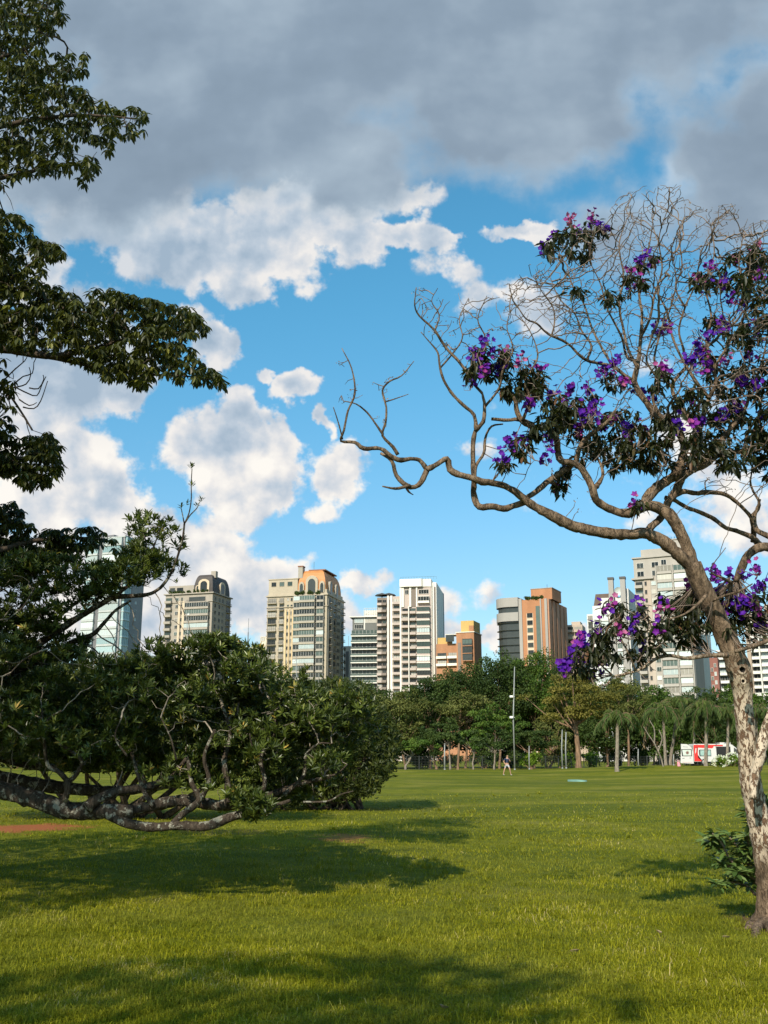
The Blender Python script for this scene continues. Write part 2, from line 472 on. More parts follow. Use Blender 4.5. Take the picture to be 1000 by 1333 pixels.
# ------------------------------------------------------------ ground and grass
def build_ground():
    xs = np.concatenate([-np.geomspace(3000, 60, 14), np.linspace(-50, 50, 101), np.geomspace(60, 3000, 14)])
    ys = np.concatenate([[-400, -150, -60, -30, -15], np.linspace(-8, 40, 97), np.linspace(41, 170, 130), np.geomspace(180, 4000, 22)])
    X, Y = np.meshgrid(xs, ys)
    Z = gz(X, np.clip(Y, 0, 400))
    nx = len(xs); ny = len(ys)
    i = np.arange(nx - 1)[None] + nx * np.arange(ny - 1)[:, None]
    q = np.stack([i, i + 1, i + nx + 1, i + nx], -1).reshape(-1, 4)
    m, t = newmat('lawn_soil')
    ge = t.n('ShaderNodeNewGeometry'); pos = ge.outputs['Position']
    a = t.noise(pos, .22, 5, .6); b = t.noise(pos, 1.6, 5, .65); c_ = t.noise(pos, 22., 4, .7)
    mp = t.n('ShaderNodeMapping'); mp.inputs['Scale'].default_value = (.30, 1, 1); t.l(pos, mp.inputs[0])
    band = t.noise(mp.outputs[0], .22, 4, .6)
    col = t.ramp(b, [(.3, (.115, .13, .008)), (.5, (.175, .185, .010)), (.72, (.265, .245, .020))])
    col = t.mix(t.ss(a, .45, .68), col, (.27, .245, .04))
    col = t.mix(t.math('MULTIPLY', t.ss(band, .45, .60), .75), col, (.095, .12, .010))
    col = t.mix(t.ss(c_, .35, .65, .45, 0), col, (.03, .05, .008))
    # bare red earth and a few worn straw patches
    for (px, py, sx, sy, cc, k) in ((30, 1084, .062, .0058, (.34, .115, .045), 1), (455, 1098, .036, .005, (.30, .13, .05), .75), (290, 1090, .05, .004, (.24, .15, .05), .5),
                            (860, 1222, .014, .004, (.34, .26, .12), .6), (1000, 1207, .030, .016, (.16, .095, .045), .9), (740, 1240, .012, .003, (.3, .26, .12), .4)):
        g = G(px, py); s1 = sx * g[1]; s2 = g[1] ** 2 / (EYE * 1338) * sy * 1300
        dd = t.vmath('MULTIPLY', t.vmath('SUBTRACT', pos, (g[0], g[1], 0)), (1 / s1, 1 / s2, 0))
        r = t.math('ADD', t.vmath('LENGTH', dd, None, 1), t.math('MULTIPLY', t.math('SUBTRACT', b, .5), 2.4))
        col = t.mix(t.math('MULTIPLY', t.ss(r, .5, 1.05, 1., 0.), k), col, cc)
    bs = t.n('ShaderNodeBsdfPrincipled', i_Roughness=.95); bs.inputs['Specular IOR Level'].default_value = .1
    t.l(col, bs.inputs['Base Color'])
    h = t.math('ADD', t.math('MULTIPLY', b, .6), t.math('MULTIPLY', c_, .5))
    bp = t.n('ShaderNodeBump', i_Strength=.9, i_Distance=.12); t.l(h, bp.inputs['Height']); t.l(bp.outputs[0], bs.inputs['Normal'])
    finish(t, bs.outputs[0])
    g = MB().add(np.stack([X, Y, Z], -1), q).obj('ground', m, smooth=True)
    tag(g, kind='structure', label='wide green park lawn with a few bare red earth patches')
build_ground()

def build_grass():
    m, t = newmat('grass_blade')
    at = t.n('ShaderNodeAttribute', attribute_name='rnd')
    ge = t.n('ShaderNodeNewGeometry'); pos = ge.outputs['Position']
    a = t.noise(pos, .35, 4, .6)
    c = t.ramp(at.outputs['Fac'], [(0, (.10, .12, .004)), (.45, (.23, .235, .007)), (.8, (.38, .35, .02)), (.93, (.50, .44, .09)), (1, (.60, .48, .22))])
    c = t.mix(t.ss(a, .42, .62, 0, .5), c, (.20, .21, .03))
    b = t.n('ShaderNodeBsdfPrincipled', i_Roughness=.6); b.inputs['Specular IOR Level'].default_value = .12
    t.l(c, b.inputs['Base Color'])
    tr = t.n('ShaderNodeBsdfTranslucent'); t.l(c, tr.inputs[0])
    mx = t.n('ShaderNodeMixShader', i_0=.35); t.l(b.outputs[0], mx.inputs[1]); t.l(tr.outputs[0], mx.inputs[2])
    finish(t, mx.outputs[0])
    N = 560000
    px = R.uniform(-260, 1260, N); v = R.random(N)
    nt = 900; ns = 34; px[:nt * ns] = np.repeat(R.uniform(-100, 1100, nt), ns); v[:nt * ns] = np.repeat(R.random(nt), ns)
    py = 1030 + (1372 - 1030) * v ** .8
    uy = (666.5 - py) / F; yy = CT - uy * ST; zz = (ST + uy * CT) / yy; xx = (px - 500) / F / yy
    d = -EYE / zz; x = xx * d; y = d
    tuft = np.zeros(N); tuft[:nt * ns] = np.repeat(R.uniform(.4, 1, nt), ns); x = x + tuft * 0 + (tuft > 0) * R.normal(0, .035, N); y = y + (tuft > 0) * R.normal(0, .035, N)
    # extra blades just outside the frame, for a step to the side
    # bare spots
    keep = np.ones(N, bool)
    for (qx, qy, rx, ry) in ((30, 1084, .055, .0045), (455, 1098, .03, .004), (1000, 1207, .022, .010)):
        g = G(qx, qy); s1 = rx * g[1]; s2 = g[1] ** 2 / (EYE * 1338) * ry * 1300
        keep &= (((x - g[0]) / s1) ** 2 + ((y - g[1]) / s2) ** 2 > R.uniform(.3, 1.3, N))
    clump = .5 + .5 * np.sin(x * 5.1 + 2 * np.sin(y * 3.3)) * np.sin(y * 4.7 + 1.5 * np.sin(x * 2.9))
    clump2 = .5 + .5 * np.sin(x * 1.3 + np.sin(y * .9)) * np.sin(y * 1.1 + 2)
    keep &= R.random(N) < .55 + .45 * clump
    x, y, d, clump, clump2, tuft = x[keep], y[keep], d[keep], clump[keep], clump2[keep], tuft[keep]; N = len(x)
    extra = tuft * .22 * np.sin(x * 40 // 1)
    z = gz(x, y)
    h = R.gamma(5, .0078, N) * (.55 + .5 * clump + .35 * clump2) * (1 + np.clip(d - 12, 0, 40) * .012) * (1 + .75 * tuft)
    wd = np.maximum(.0042 * R.uniform(.7, 1.5, N), .66 * d / F)
    az = R.uniform(0, 2 * np.pi, N); lean = R.uniform(.3, 1.7, N)
    dr = np.stack([np.cos(az), np.sin(az), np.zeros(N)], 1)
    sa = az + R.uniform(.8, 2.3, N); sd = np.stack([np.cos(sa), np.sin(sa), np.zeros(N)], 1) * (wd * .5)[:, None]
    b0 = np.stack([x, y, z - .004], 1)
    up = np.array((0, 0, 1.))
    m1 = b0 + up * (h * .62)[:, None] + dr * (h * lean * .35)[:, None]
    tip = b0 + up * (h * (1 - .38 * lean))[:, None] + dr * (h * lean)[:, None]
    V = np.stack([b0 - sd, b0 + sd, m1 - sd * .8, m1 + sd * .8, tip], 1).reshape(-1, 3)
    o = (np.arange(N) * 5)[:, None]
    g = MB(); g.add(V, o + np.array((0, 1, 3, 2)), o + np.array((2, 3, 4)), 0, np.repeat(np.clip(R.beta(2.0, 2.8, N) + .22 * (clump2 - .5) + .18 * (np.sin(x * 3.1 + 1.7 * np.sin(y * 2.3)) * np.sin(y * 2.7 + x)) + extra, 0, 1), 5))
    ob = g.obj('grass', m); tag(ob, 'short green grass blades covering the park lawn', 'grass', kind='stuff')
build_grass()
# ------------------------------------------------------------ materials for plants
bark_right = barkmat('bark_brown', (.035, .024, .015), (.30, .21, .14), 8, .9, flake=(2.15, 2.75, (.66, .54, .41), (.15, .09, .055)), zs=.3)
bark_twig = barkmat('bark_twig', (.09, .065, .05), (.30, .23, .185), 14, .3)
bark_dark = barkmat('bark_dark', (.02, .015, .011), (.12, .09, .065), 9, .8)
bark_lichen = barkmat('bark_lichen', (.018, .013, .009), (.10, .077, .057), 14, 1.3, lichen=(.27, .26, .21))
bark_pale = barkmat('bark_pale', (.09, .075, .06), (.34, .29, .23), 6, .4)
bark_far = barkmat('bark_far', (.10, .065, .04), (.30, .19, .12), 2, .4)
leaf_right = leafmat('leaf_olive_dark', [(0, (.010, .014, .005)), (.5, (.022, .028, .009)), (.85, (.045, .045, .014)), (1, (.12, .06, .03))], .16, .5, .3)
leaf_over = leafmat('leaf_overhang', [(0, (.020, .024, .005)), (.5, (.046, .052, .009)), (.85, (.105, .11, .015)), (1, (.19, .18, .03))], .22, .42, .45)
leaf_gnarl = leafmat('leaf_whorl', [(0, (.024, .040, .007)), (.45, (.058, .082, .011)), (.8, (.12, .15, .024)), (.97, (.25, .26, .07)), (1, (.42, .27, .05))], .2, .4, .45)
leaf_bush = leafmat('leaf_bush', [(0, (.022, .034, .006)), (.6, (.048, .062, .011)), (1, (.10, .11, .02))], .2, .5, .3)
leaf_sucker = leafmat('leaf_sucker', [(0, (.045, .085, .02)), (.6, (.09, .15, .035)), (1, (.17, .22, .07))], .2, .4, .4)
petal = leafmat('petal_purple', [(0, (.07, .015, .34)), (.4, (.12, .018, .36)), (.62, (.21, .022, .34)), (.85, (.33, .035, .25)), (1, (.52, .15, .31))], .35, .55, .2, noise=False)
hole_m = surf('knot_black', (.006, .004, .003), .95, 0)  # lining of the knot hole; its inner shade is put into the colour

# ------------------------------------------------------------ purple flowering tree, right
def right_tree():
    D0 = 9.9
    base = G(991, 1203)
    t = thing('flowering_tree', 'gnarled tree with purple flowers and bare upper twigs leaning in from the right', 'tree', tuple(base))
    tr = MB()
    trunk = [(1004, 1222, 58), (1003, 1205, 48), (1004, 1185, 36), (1004, 1150, 34), (1000, 1110, 36), (994, 1085, 33), (984, 1050, 26), (977, 1015, 26), (974, 985, 24), (971, 950, 24), (968, 915, 23),
             (966, 893, 26), (963, 874, 31), (955, 852, 28), (943, 825, 27), (934, 805, 25), (925, 786, 24), (912, 760, 24), (901, 735, 24)]
    tl = trace(trunk, 30, 26, base[1], 9.7, .05)
    tr.tube(tl[:, :3], tl[:, 3], 22, 0, .045)
    L = []   # all main limb lines: (line, min seed)
    def limb(pts, w0, w1, d0, d1, sides=10, rough=.09, wob=.02):
        pts = [(p[0], p[1], p[2] * (.88 if p[2] > 11 else .95)) if len(p) > 2 else p for p in pts]
        l = trace(pts, w0, w1, d0, d1, .05, wob)
        tr.tube(l[:, :3], l[:, 3], sides, 0, rough); L.append(l); return l
    d = 9.7
    limb([(907, 748, 18), (893, 731, 18), (878, 717, 19), (859, 702, 18), (840, 694, 17), (821, 696, 16), (789, 694, 16), (763, 689, 16), (744, 684, 16), (722, 673, 16), (699, 661, 13), (683, 650, 12),
          (672, 641, 10), (658, 633, 9), (640, 628, 9), (627, 627, 10), (610, 621, 8), (595, 617, 9), (586, 611, 9), (582, 597, 8), (570, 604, 7), (556, 611, 8)], 20, 8, d, 9.1, 12, .09)
    limb([(556, 611, 8), (546, 599, 6), (534, 597, 6), (522, 599, 7), (512, 596, 7), (495, 584, 6), (474, 584, 6), (462, 576, 5), (444, 574, 3.5), (448, 560, 3.5), (453, 535, 3), (462, 512, 3), (458, 480, 2), (445, 453, 1.2)], 8, 2, 9.1, 8.7, 7)
    limb([(556, 611, 8), (549, 627, 8), (540, 634, 7), (529, 632, 7), (516, 619, 6), (510, 600, 5), (496, 590, 4)], 8, 4, 9.1, 9.0, 7)
    limb([(534, 632, 6), (515, 636, 4), (498, 633, 2)], 6, 2, 9.05, 8.9, 6)
    limb([(528, 632, 5), (532, 640, 3), (538, 644, 1.4)], 5, 1.4, 9.05, 9.1, 5)
    limb([(518, 592, 6), (512, 582, 5), (498, 567, 4), (502, 550, 3.5), (503, 530, 3), (498, 508, 3), (508, 496, 2.6), (523, 489, 2), (539, 470, 1.2)], 6, 1.4, 9.05, 8.7, 6)
    limb([(499, 566, 4), (488, 550, 3), (478, 537, 2.6), (464, 526, 2.2), (447, 522, 1.4)], 4, 1.5, 9.0, 8.8, 5)
    limb([(502, 523, 2.4), (515, 519, 1.8), (532, 513, 1)], 2, 1, 8.95, 8.8, 5)
    limb([(446, 572, 2.5), (442, 555, 2), (434, 530, 1.2)], 2.5, 1, 8.8, 8.7, 5)
    limb([(684, 653, 10), (668, 659, 9), (655, 662, 9), (640, 659, 10), (624, 660, 10), (617, 645, 9), (617, 628, 8), (616, 605, 7), (616, 580, 7), (619, 562, 7), (629, 549, 6), (631, 530, 5), (628, 512, 3)], 10, 3, 9.5, 9.3, 8)
    limb([(620, 560, 6), (617, 540, 5), (603, 527, 5), (590, 514, 4.5), (578, 495, 4), (573, 479, 3.5), (570, 459, 3), (560, 446, 2), (548, 432, 1.2)], 6, 1.2, 9.35, 9.1, 6)
    limb([(640, 545, 5), (660, 547, 5), (676, 546, 6), (695, 553, 7)], 5, 7, 9.4, 9.4, 7)
    limb([(612, 490, 5), (597, 470, 4.4), (580, 452, 4), (566, 430, 3.4), (546, 411, 2.6), (540, 397, 2), (542, 374, 1.2)], 5, 1.2, 9.3, 9.0, 6)
    limb([(628, 512, 4), (617, 500, 4), (612, 490, 4)], 4, 4, 9.3, 9.3, 6)
    limb([(618, 628, 5), (620, 606, 5), (630, 590, 4.5), (632, 570, 4), (640, 555, 3), (655, 552, 2)], 5, 2, 9.35, 9.5, 6)
    # second great limb
    limb([(910, 756, 18), (900, 728, 18), (891, 703, 18), (875, 674, 17), (860, 662, 17), (842, 659, 15), (818, 668, 14), (800, 665, 12), (789, 660, 12), (776, 651, 12), (773, 640, 11), (768, 628, 10), (757, 610, 9), (744, 602, 9), (731, 600, 9),
          (726, 588, 9), (725, 572, 9), (716, 559, 8), (696, 556, 8), (680, 548, 8), (672, 532, 7), (671, 520, 6), (659, 508, 4)], 22, 4, 9.75, 9.3, 12, .08)
    limb([(836, 662, 16), (842, 650, 16), (853, 637, 15), (868, 626, 15), (880, 618, 14), (887, 600, 13), (891, 578, 12), (882, 562, 12), (870, 552, 12), (853, 538, 11), (842, 524, 9), (832, 510, 9), (826, 496, 9), (829, 480, 8), (832, 465, 6),
          (834, 440, 5), (836, 410, 4), (832, 380, 3.4), (836, 350, 2.6), (845, 320, 2), (850, 290, 1.3)], 16, 2, 9.7, 10.1, 10)
    limb([(838, 696, 10), (848, 686, 10), (862, 672, 10), (869, 655, 10), (880, 640, 11), (888, 622, 12), (901, 611, 12), (915, 598, 11), (930, 585, 9), (942, 570, 8), (952, 557, 7), (966, 540, 5), (975, 515, 4), (970, 485, 3)], 12, 3, 9.75, 10.0, 9)
    limb([(872, 650, 10), (888, 640, 8), (905, 642, 7), (920, 641, 7), (938, 642, 6), (952, 648, 6), (966, 660, 5), (978, 674, 6), (981, 690, 7), (981, 705, 8)], 9, 7, 9.8, 10.3, 8)
    limb([(977, 673, 5), (987, 663, 5), (988, 652, 4), (981, 640, 3.6), (977, 627, 3), (980, 610, 2)], 5, 2, 10.2, 10.3, 6)
    limb([(866, 648, 7), (880, 652, 6), (895, 661, 6), (912, 667, 6), (930, 676, 6), (945, 687, 6), (962, 692, 6), (980, 700, 8), (990, 710, 10), (1010, 716, 13)], 6, 12, 9.9, 10.3, 8)
    limb([(900, 612, 10), (918, 606, 8), (933, 594, 7), (950, 590, 7), (968, 586, 6), (985, 579, 6), (1004, 572, 5), (1030, 560, 4)], 10, 4, 9.9, 10.4, 8)
    limb([(896, 608, 9), (903, 592, 9), (908, 576, 8), (911, 560, 8), (916, 540, 7), (923, 518, 6), (932, 500, 5), (931, 478, 4), (946, 450, 3), (950, 410, 2)], 9, 3, 9.8, 9.5, 8)
    limb([(890, 590, 8), (900, 575, 8), (905, 560, 7), (898, 545, 6), (880, 520, 6), (876, 500, 5), (893, 478, 5), (905, 462, 5), (930, 444, 4), (945, 425, 3)], 8, 3, 9.9, 10.4, 8)
    limb([(876, 505, 5), (860, 488, 4), (852, 470, 3.4), (858, 440, 3), (870, 410, 2.4), (880, 370, 2), (876, 330, 1.3)], 5, 1.5, 10.2, 10.6, 6)
    limb([(893, 478, 4), (890, 455, 3.6), (884, 430, 3), (892, 400, 2.6), (905, 370, 2), (912, 330, 1.3)], 4, 1.3, 10.2, 9.8, 6)
    limb([(826, 497, 6), (815, 490, 5.5), (798, 477, 5), (780, 473, 4.6), (764, 469, 4.6), (752, 460, 4.4), (744, 451, 4), (732, 443, 4), (718, 437, 4), (708, 430, 3.4), (699, 421, 3), (685, 415, 2.4), (672, 396, 1.6)], 6, 2, 10.0, 9.3, 6)
    limb([(832, 470, 5), (822, 468, 5), (815, 462, 4), (810, 440, 3.6), (800, 420, 3), (790, 400, 2.6), (782, 370, 2), (770, 345, 1.3)], 5, 1.3, 10.0, 9.6, 6)
    limb([(718, 438, 3), (722, 420, 2.4), (720, 400, 2), (706, 380, 1.6), (694, 358, 1.1)], 3, 1, 9.45, 9.3, 5)
    limb([(684, 649, 7), (698, 640, 8), (716, 625, 8), (735, 612, 8), (750, 600, 8), (754, 584, 7), (764, 570, 7), (778, 559, 6), (792, 548, 5), (800, 535, 3)], 7, 4, 9.55, 9.6, 8)
    limb([(776, 634, 8), (785, 618, 5), (780, 600, 4), (770, 590, 3)], 8, 3, 9.6, 9.9, 6)
    limb([(888, 575, 8), (886, 560, 7), (874, 548, 6), (870, 530, 4), (880, 515, 3)], 8, 3, 9.7, 9.4, 6)
    for pts in ([(831, 480, 5), (818, 455, 4), (812, 430, 3.6), (806, 395, 3), (812, 360, 2.6), (806, 320, 2), (816, 285, 1.2)], [(834, 440, 4), (846, 415, 3.6), (852, 385, 3), (862, 350, 2.4), (858, 310, 1.8), (870, 270, 1.1)], [(798, 477, 4), (782, 450, 3.4), (770, 425, 3), (760, 395, 2.4), (745, 370, 2), (738, 345, 1.2)],
                [(764, 469, 4), (770, 450, 3.4), (757, 430, 3), (748, 408, 2.4), (728, 388, 2), (716, 360, 1.2)], [(923, 518, 6), (905, 495, 5), (890, 470, 4), (876, 440, 3.4), (868, 405, 3), (850, 370, 2)], [(931, 480, 4), (920, 445, 3.6), (926, 410, 3), (918, 370, 2.4), (930, 330, 1.8), (925, 290, 1.2)],
                [(946, 450, 4), (966, 420, 3.6), (972, 385, 3), (962, 345, 2.2), (968, 305, 1.3)], [(885, 560, 6), (862, 545, 5), (850, 520, 4), (856, 495, 3.4), (842, 470, 3), (848, 440, 2)], [(892, 400, 3), (880, 375, 2.4), (888, 345, 2), (882, 300, 1.4)], [(680, 548, 5), (690, 520, 4), (684, 495, 3), (700, 465, 2.4), (692, 435, 1.6), (676, 410, 1)],
                [(631, 530, 4), (650, 505, 3.4), (655, 480, 3), (668, 455, 2.4), (660, 425, 1.6), (668, 395, 1)], [(573, 479, 3), (588, 462, 2.4), (602, 440, 2), (598, 415, 1.6), (610, 388, 1)], [(566, 431, 2.6), (572, 410, 2), (562, 392, 1.4), (570, 375, 1)], [(612, 490, 3.4), (625, 465, 3), (632, 440, 2.4), (622, 415, 1.8), (634, 385, 1)],
                [(968, 586, 5), (975, 560, 4), (990, 535, 4), (985, 500, 3), (995, 460, 2.4), (1002, 420, 2)]):
        limb(pts, 4, 1, 9.9 if pts[0][0] > 720 else 9.3, (10.0 if pts[0][0] > 720 else 9.2) + R.normal(0, .4 if pts[0][0] > 720 else .1), 6)
    # second stem leaving the frame and its return
    limb([(981, 1040, 8), (981, 1022, 12), (984, 1005, 15), (990, 982, 15), (996, 955, 15), (1004, 932, 14), (1018, 890, 14), (1034, 840, 13), (1040, 780, 13), (1028, 735, 13), (1008, 715, 13), (990, 712, 13), (975, 722, 12), (966, 738, 11), (958, 756, 8)], 18, 10, 9.84, 10.1, 12)
    limb([(1008, 716, 11), (1003, 700, 8), (985, 690, 7), (983, 672, 5), (990, 650, 3)], 10, 3, 10.1, 10.2, 6)
    limb([(1034, 800, 8), (1015, 825, 7), (1000, 834, 6), (980, 841, 6), (958, 848, 5)], 8, 5, 10.0, 9.7, 7)
    # low side limb
    limb([(948, 853, 7), (930, 853, 6), (910, 855, 6), (892, 857, 5), (878, 854, 5), (862, 854, 5), (850, 860, 4.4), (838, 869, 4), (826, 874, 4), (812, 878, 3.4), (798, 881, 3), (792, 889, 2.6), (783, 898, 2)], 7, 2, 9.7, 9.3, 7)
    limb([(866, 853, 4), (858, 838, 3), (850, 820, 2.6), (842, 800, 2)], 4, 2, 9.5, 9.4, 5)
    limb([(828, 873, 3), (818, 850, 2.6), (806, 825, 2.2), (800, 800, 1.6)], 3, 1.6, 9.4, 9.2, 5)
    limb([(800, 881, 3), (785, 868, 2.4), (770, 855, 2), (757, 845, 1.4)], 3, 1.4, 9.3, 9.1, 5)
    limb([(920, 775, 5), (905, 790, 4), (890, 800, 3), (872, 806, 2)], 5, 2, 9.6, 9.3, 5)
    limb([(928, 782, 5), (945, 775, 4), (962, 770, 3), (980, 760, 2)], 5, 2, 9.6, 9.3, 5)
    limb([(952, 758, 6), (940, 752, 4), (925, 742, 2), (945, 705 + 8, 1)], 3, 1, 9.9, 9.5, 5)
    # surface roots
    for x, y in ((968, 1214), (1040, 1213), (982, 1226), (1020, 1228)):
        g = G(x, y); b = np.array([(*P(1003, 1195, base[1]), .055), (*(g * .5 + base * .5 + np.array((0, 0, .03))), .05), (*(g - np.array((0, 0, .03))), .02)])
        l = smooth_line(b, .05); tr.tube(l[:, :3], l[:, 3], 8, 0, .08)
    trunk_o = tr.obj('trunk', bark_right, t, smooth=True)
    kh = MB()
    c = P(966, 872, 9.7 - .155)
    for k in range(2):
        cc = c + np.array((0.0, 0, 0)) if k == 0 else P(967, 887, 9.7 - .14)
        a = np.linspace(0, 2 * np.pi, 17)
        rr = .040 if k == 0 else .024
        ring = cc + np.stack([np.cos(a) * rr * 1.0, -.012 + .0 * a, np.sin(a) * rr * .95], 1)
        kh.tube(ring, .013 if k == 0 else .009, 8, 0, .06, cap=False)
    for k in range(2):
        cc = c if k == 0 else P(967, 887, 9.7 - .14)
        rr = .040 if k == 0 else .024
        disk = [cc + np.array((math.cos(q) * rr, -.004, math.sin(q) * rr)) for q in np.linspace(0, 2 * math.pi, 16, endpoint=False)]
        kh.add(disk + [cc + np.array((0, .03, 0))], None, [(i, (i + 1) % 16, 16) for i in range(16)], mat=1)
    kh.obj('knot_hole', [bark_right, hole_m], trunk_o, smooth=True)
    # twigs: grown towards points spread through the crown
    starts = []
    for l in L:
        for i in range(0, len(l), 2):
            if l[i, 3] < .075 and l[i, 3] > .004: starts.append(l[i, :3])
    top = [(690, 345), (725, 320), (770, 290), (800, 262), (830, 243), (890, 240), (905, 268), (930, 272), (950, 258), (985, 285), (1020, 285), (1080, 330), (1110, 420), (1090, 520), (1010, 560), (930, 520), (880, 500), (830, 480), (780, 470), (735, 440), (700, 415), (672, 400), (660, 372)]
    left = [(532, 380), (548, 372), (575, 395), (600, 376), (625, 400), (650, 372), (680, 380), (690, 420), (700, 460), (690, 490), (650, 470), (610, 480), (580, 470), (560, 440), (545, 415)]
    antler = [(436, 470), (465, 470), (500, 500), (520, 470), (545, 470), (525, 520), (505, 560), (470, 570), (440, 545)]
    mid = [(700, 480), (900, 480), (1060, 520), (1060, 640), (940, 640), (800, 620), (700, 600)]
    low = [(745, 830), (850, 780), (900, 850), (860, 890), (760, 900)]
    under = [(700, 600), (760, 620), (790, 640), (760, 660), (720, 640)]
    def holes(c, k=.0):
        g = np.sin(c[:, 0] * 5.2 + 1.7 * np.sin(c[:, 2] * 3.9)) * np.sin(c[:, 2] * 5.9 + c[:, 1] * 2.1 + 1.3 * np.sin(c[:, 0] * 4.1)); return c[(g > k) | (R.random(len(c)) < .25)]
    A = [holes(poly_points(top, 5400, 10.0, 1.15), -.15), poly_points(left, 480, 9.2, .35), poly_points(antler, 34, 8.85, .15), poly_points(mid, 420, 9.8, .8), poly_points(low, 26, 9.3, .2), poly_points(under, 30, 9.5, .2)]
    nodes, par = grow(starts, np.vstack(A), D=.058, infl=.8, kill=.078, iters=90, jit=.2, bias=(0, 0, .28), limit=26000)
    tw = MB(); rad, tips = twig_tubes(tw, nodes, par, len(starts), .0034, .018, 2.4, 4)
    tw.obj('twig', bark_twig, t)
    # blossoms and leaf bunches
    fl = [(743, 287), (771, 283), (770, 292), (785, 296), (722, 306), (708, 326), (765, 312), (753, 300), (822, 352), (838, 336), (820, 370), (834, 368), (850, 340), (913, 362), (925, 348), (985, 322), (975, 352), (958, 338), (940, 362), (912, 370),
          (910, 455), (922, 440), (988, 360), (630, 444), (642, 458), (618, 462), (630, 480), (648, 482), (612, 497), (655, 460), (676, 474), (700, 478), (690, 526), (720, 514), (735, 520), (742, 504), (765, 508), (732, 530), (800, 470), (796, 486), (786, 482), (830, 506),
          (812, 498), (866, 426), (856, 430), (900, 470), (915, 462), (942, 424), (985, 420), (920, 480), (975, 462), (945, 470), (988, 440), (968, 398), (950, 390), (770, 540), (783, 552), (760, 546), (776, 530), (752, 560), (796, 545), (815, 555), (664, 577), (680, 573), (653, 600),
          (725, 632), (715, 575), (712, 595), (818, 575), (838, 560), (882, 553), (905, 552), (912, 548), (940, 540), (962, 530), (985, 500), (850, 520), (735, 615), (828, 655), (900, 520), (865, 480), (965, 500), (990, 545),
          (968, 748), (950, 752), (985, 740), (930, 748), (956, 770), (940, 765), (975, 780), (985, 790), (988, 762), (958, 784), (932, 770), (912, 776), (898, 764), (990, 810), (968, 792), (945, 790), (930, 745),
          (866, 782), (830, 788), (800, 786), (825, 805), (780, 812), (806, 826), (760, 832), (748, 848), (740, 862), (765, 850), (783, 872), (770, 877), (735, 872), (752, 838), (822, 818), (854, 818), (862, 800), (836, 842), (790, 790)]
    lf = [(745, 318, 26, 14), (770, 310, 22, 10), (715, 330, 14, 7), (755, 330, 22, 10), (825, 378, 18, 8), (845, 350, 16, 8), (800, 395, 18, 5), (750, 390, 12, 4), (915, 375, 20, 12), (970, 350, 30, 20), (985, 380, 32, 22), (950, 372, 24, 14), (1000, 340, 30, 18),
          (630, 470, 20, 11), (640, 492, 20, 13), (618, 490, 14, 8), (660, 475, 16, 9), (676, 500, 20, 12), (690, 520, 18, 12), (665, 520, 15, 8), (700, 500, 16, 9), (720, 535, 22, 14), (735, 545, 24, 15), (760, 530, 22, 14), (745, 565, 24, 15), (710, 560, 20, 12), (780, 570, 28, 20),
          (760, 590, 24, 14), (810, 560, 30, 22), (830, 590, 34, 26), (860, 570, 34, 26), (800, 600, 26, 18), (850, 600, 28, 18), (870, 545, 24, 14), (680, 590, 18, 8), (695, 575, 12, 6), (655, 610, 9, 5), (727, 640, 13, 6), (735, 622, 10, 5), (830, 666, 10, 5), (800, 500, 18, 8),
          (860, 500, 20, 10), (900, 530, 28, 18), (930, 560, 32, 26), (960, 530, 36, 28), (990, 560, 36, 28), (910, 590, 28, 20), (950, 600, 32, 22), (985, 590, 32, 22), (940, 500, 30, 20), (980, 490, 30, 20), (920, 470, 24, 12), (960, 450, 26, 14), (990, 430, 30, 18), (930, 430, 20, 10), (890, 610, 20, 10), (1010, 520, 40, 30), (1000, 610, 26, 16), (1040, 560, 40, 30), (1040, 470, 40, 24),
          (900, 790, 24, 14), (885, 805, 26, 17), (905, 815, 26, 17), (880, 825, 24, 15), (900, 838, 22, 13), (870, 790, 18, 9), (920, 785, 16, 10), (950, 800, 26, 16), (975, 810, 26, 16), (940, 825, 22, 10), (960, 785, 22, 13), (990, 800, 26, 16), (985, 830, 22, 9), (958, 850, 13, 5), (835, 805, 14, 7), (800, 800, 15, 8), (806, 822, 12, 5),
          (780, 830, 18, 10), (765, 860, 18, 11), (785, 850, 18, 10), (760, 880, 16, 8), (825, 830, 15, 7), (830, 860, 15, 6), (850, 845, 14, 6), (860, 825, 15, 8), (800, 860, 12, 4), (1010, 780, 30, 18)]
    def depth_at(x, y):
        if y > 720: return (10.15 + R.normal(0, .14)) if x > 862 else 9.4 + R.normal(0, .15)
        if x < 720: return 9.35 + R.normal(0, .12)
        return 9.9 + R.normal(0, .45)
    fo = MB(); kd = kdtree.KDTree(len(nodes))
    for i, q in enumerate(nodes): kd.insert(q, i)
    kd.balance()
    stub = MB()
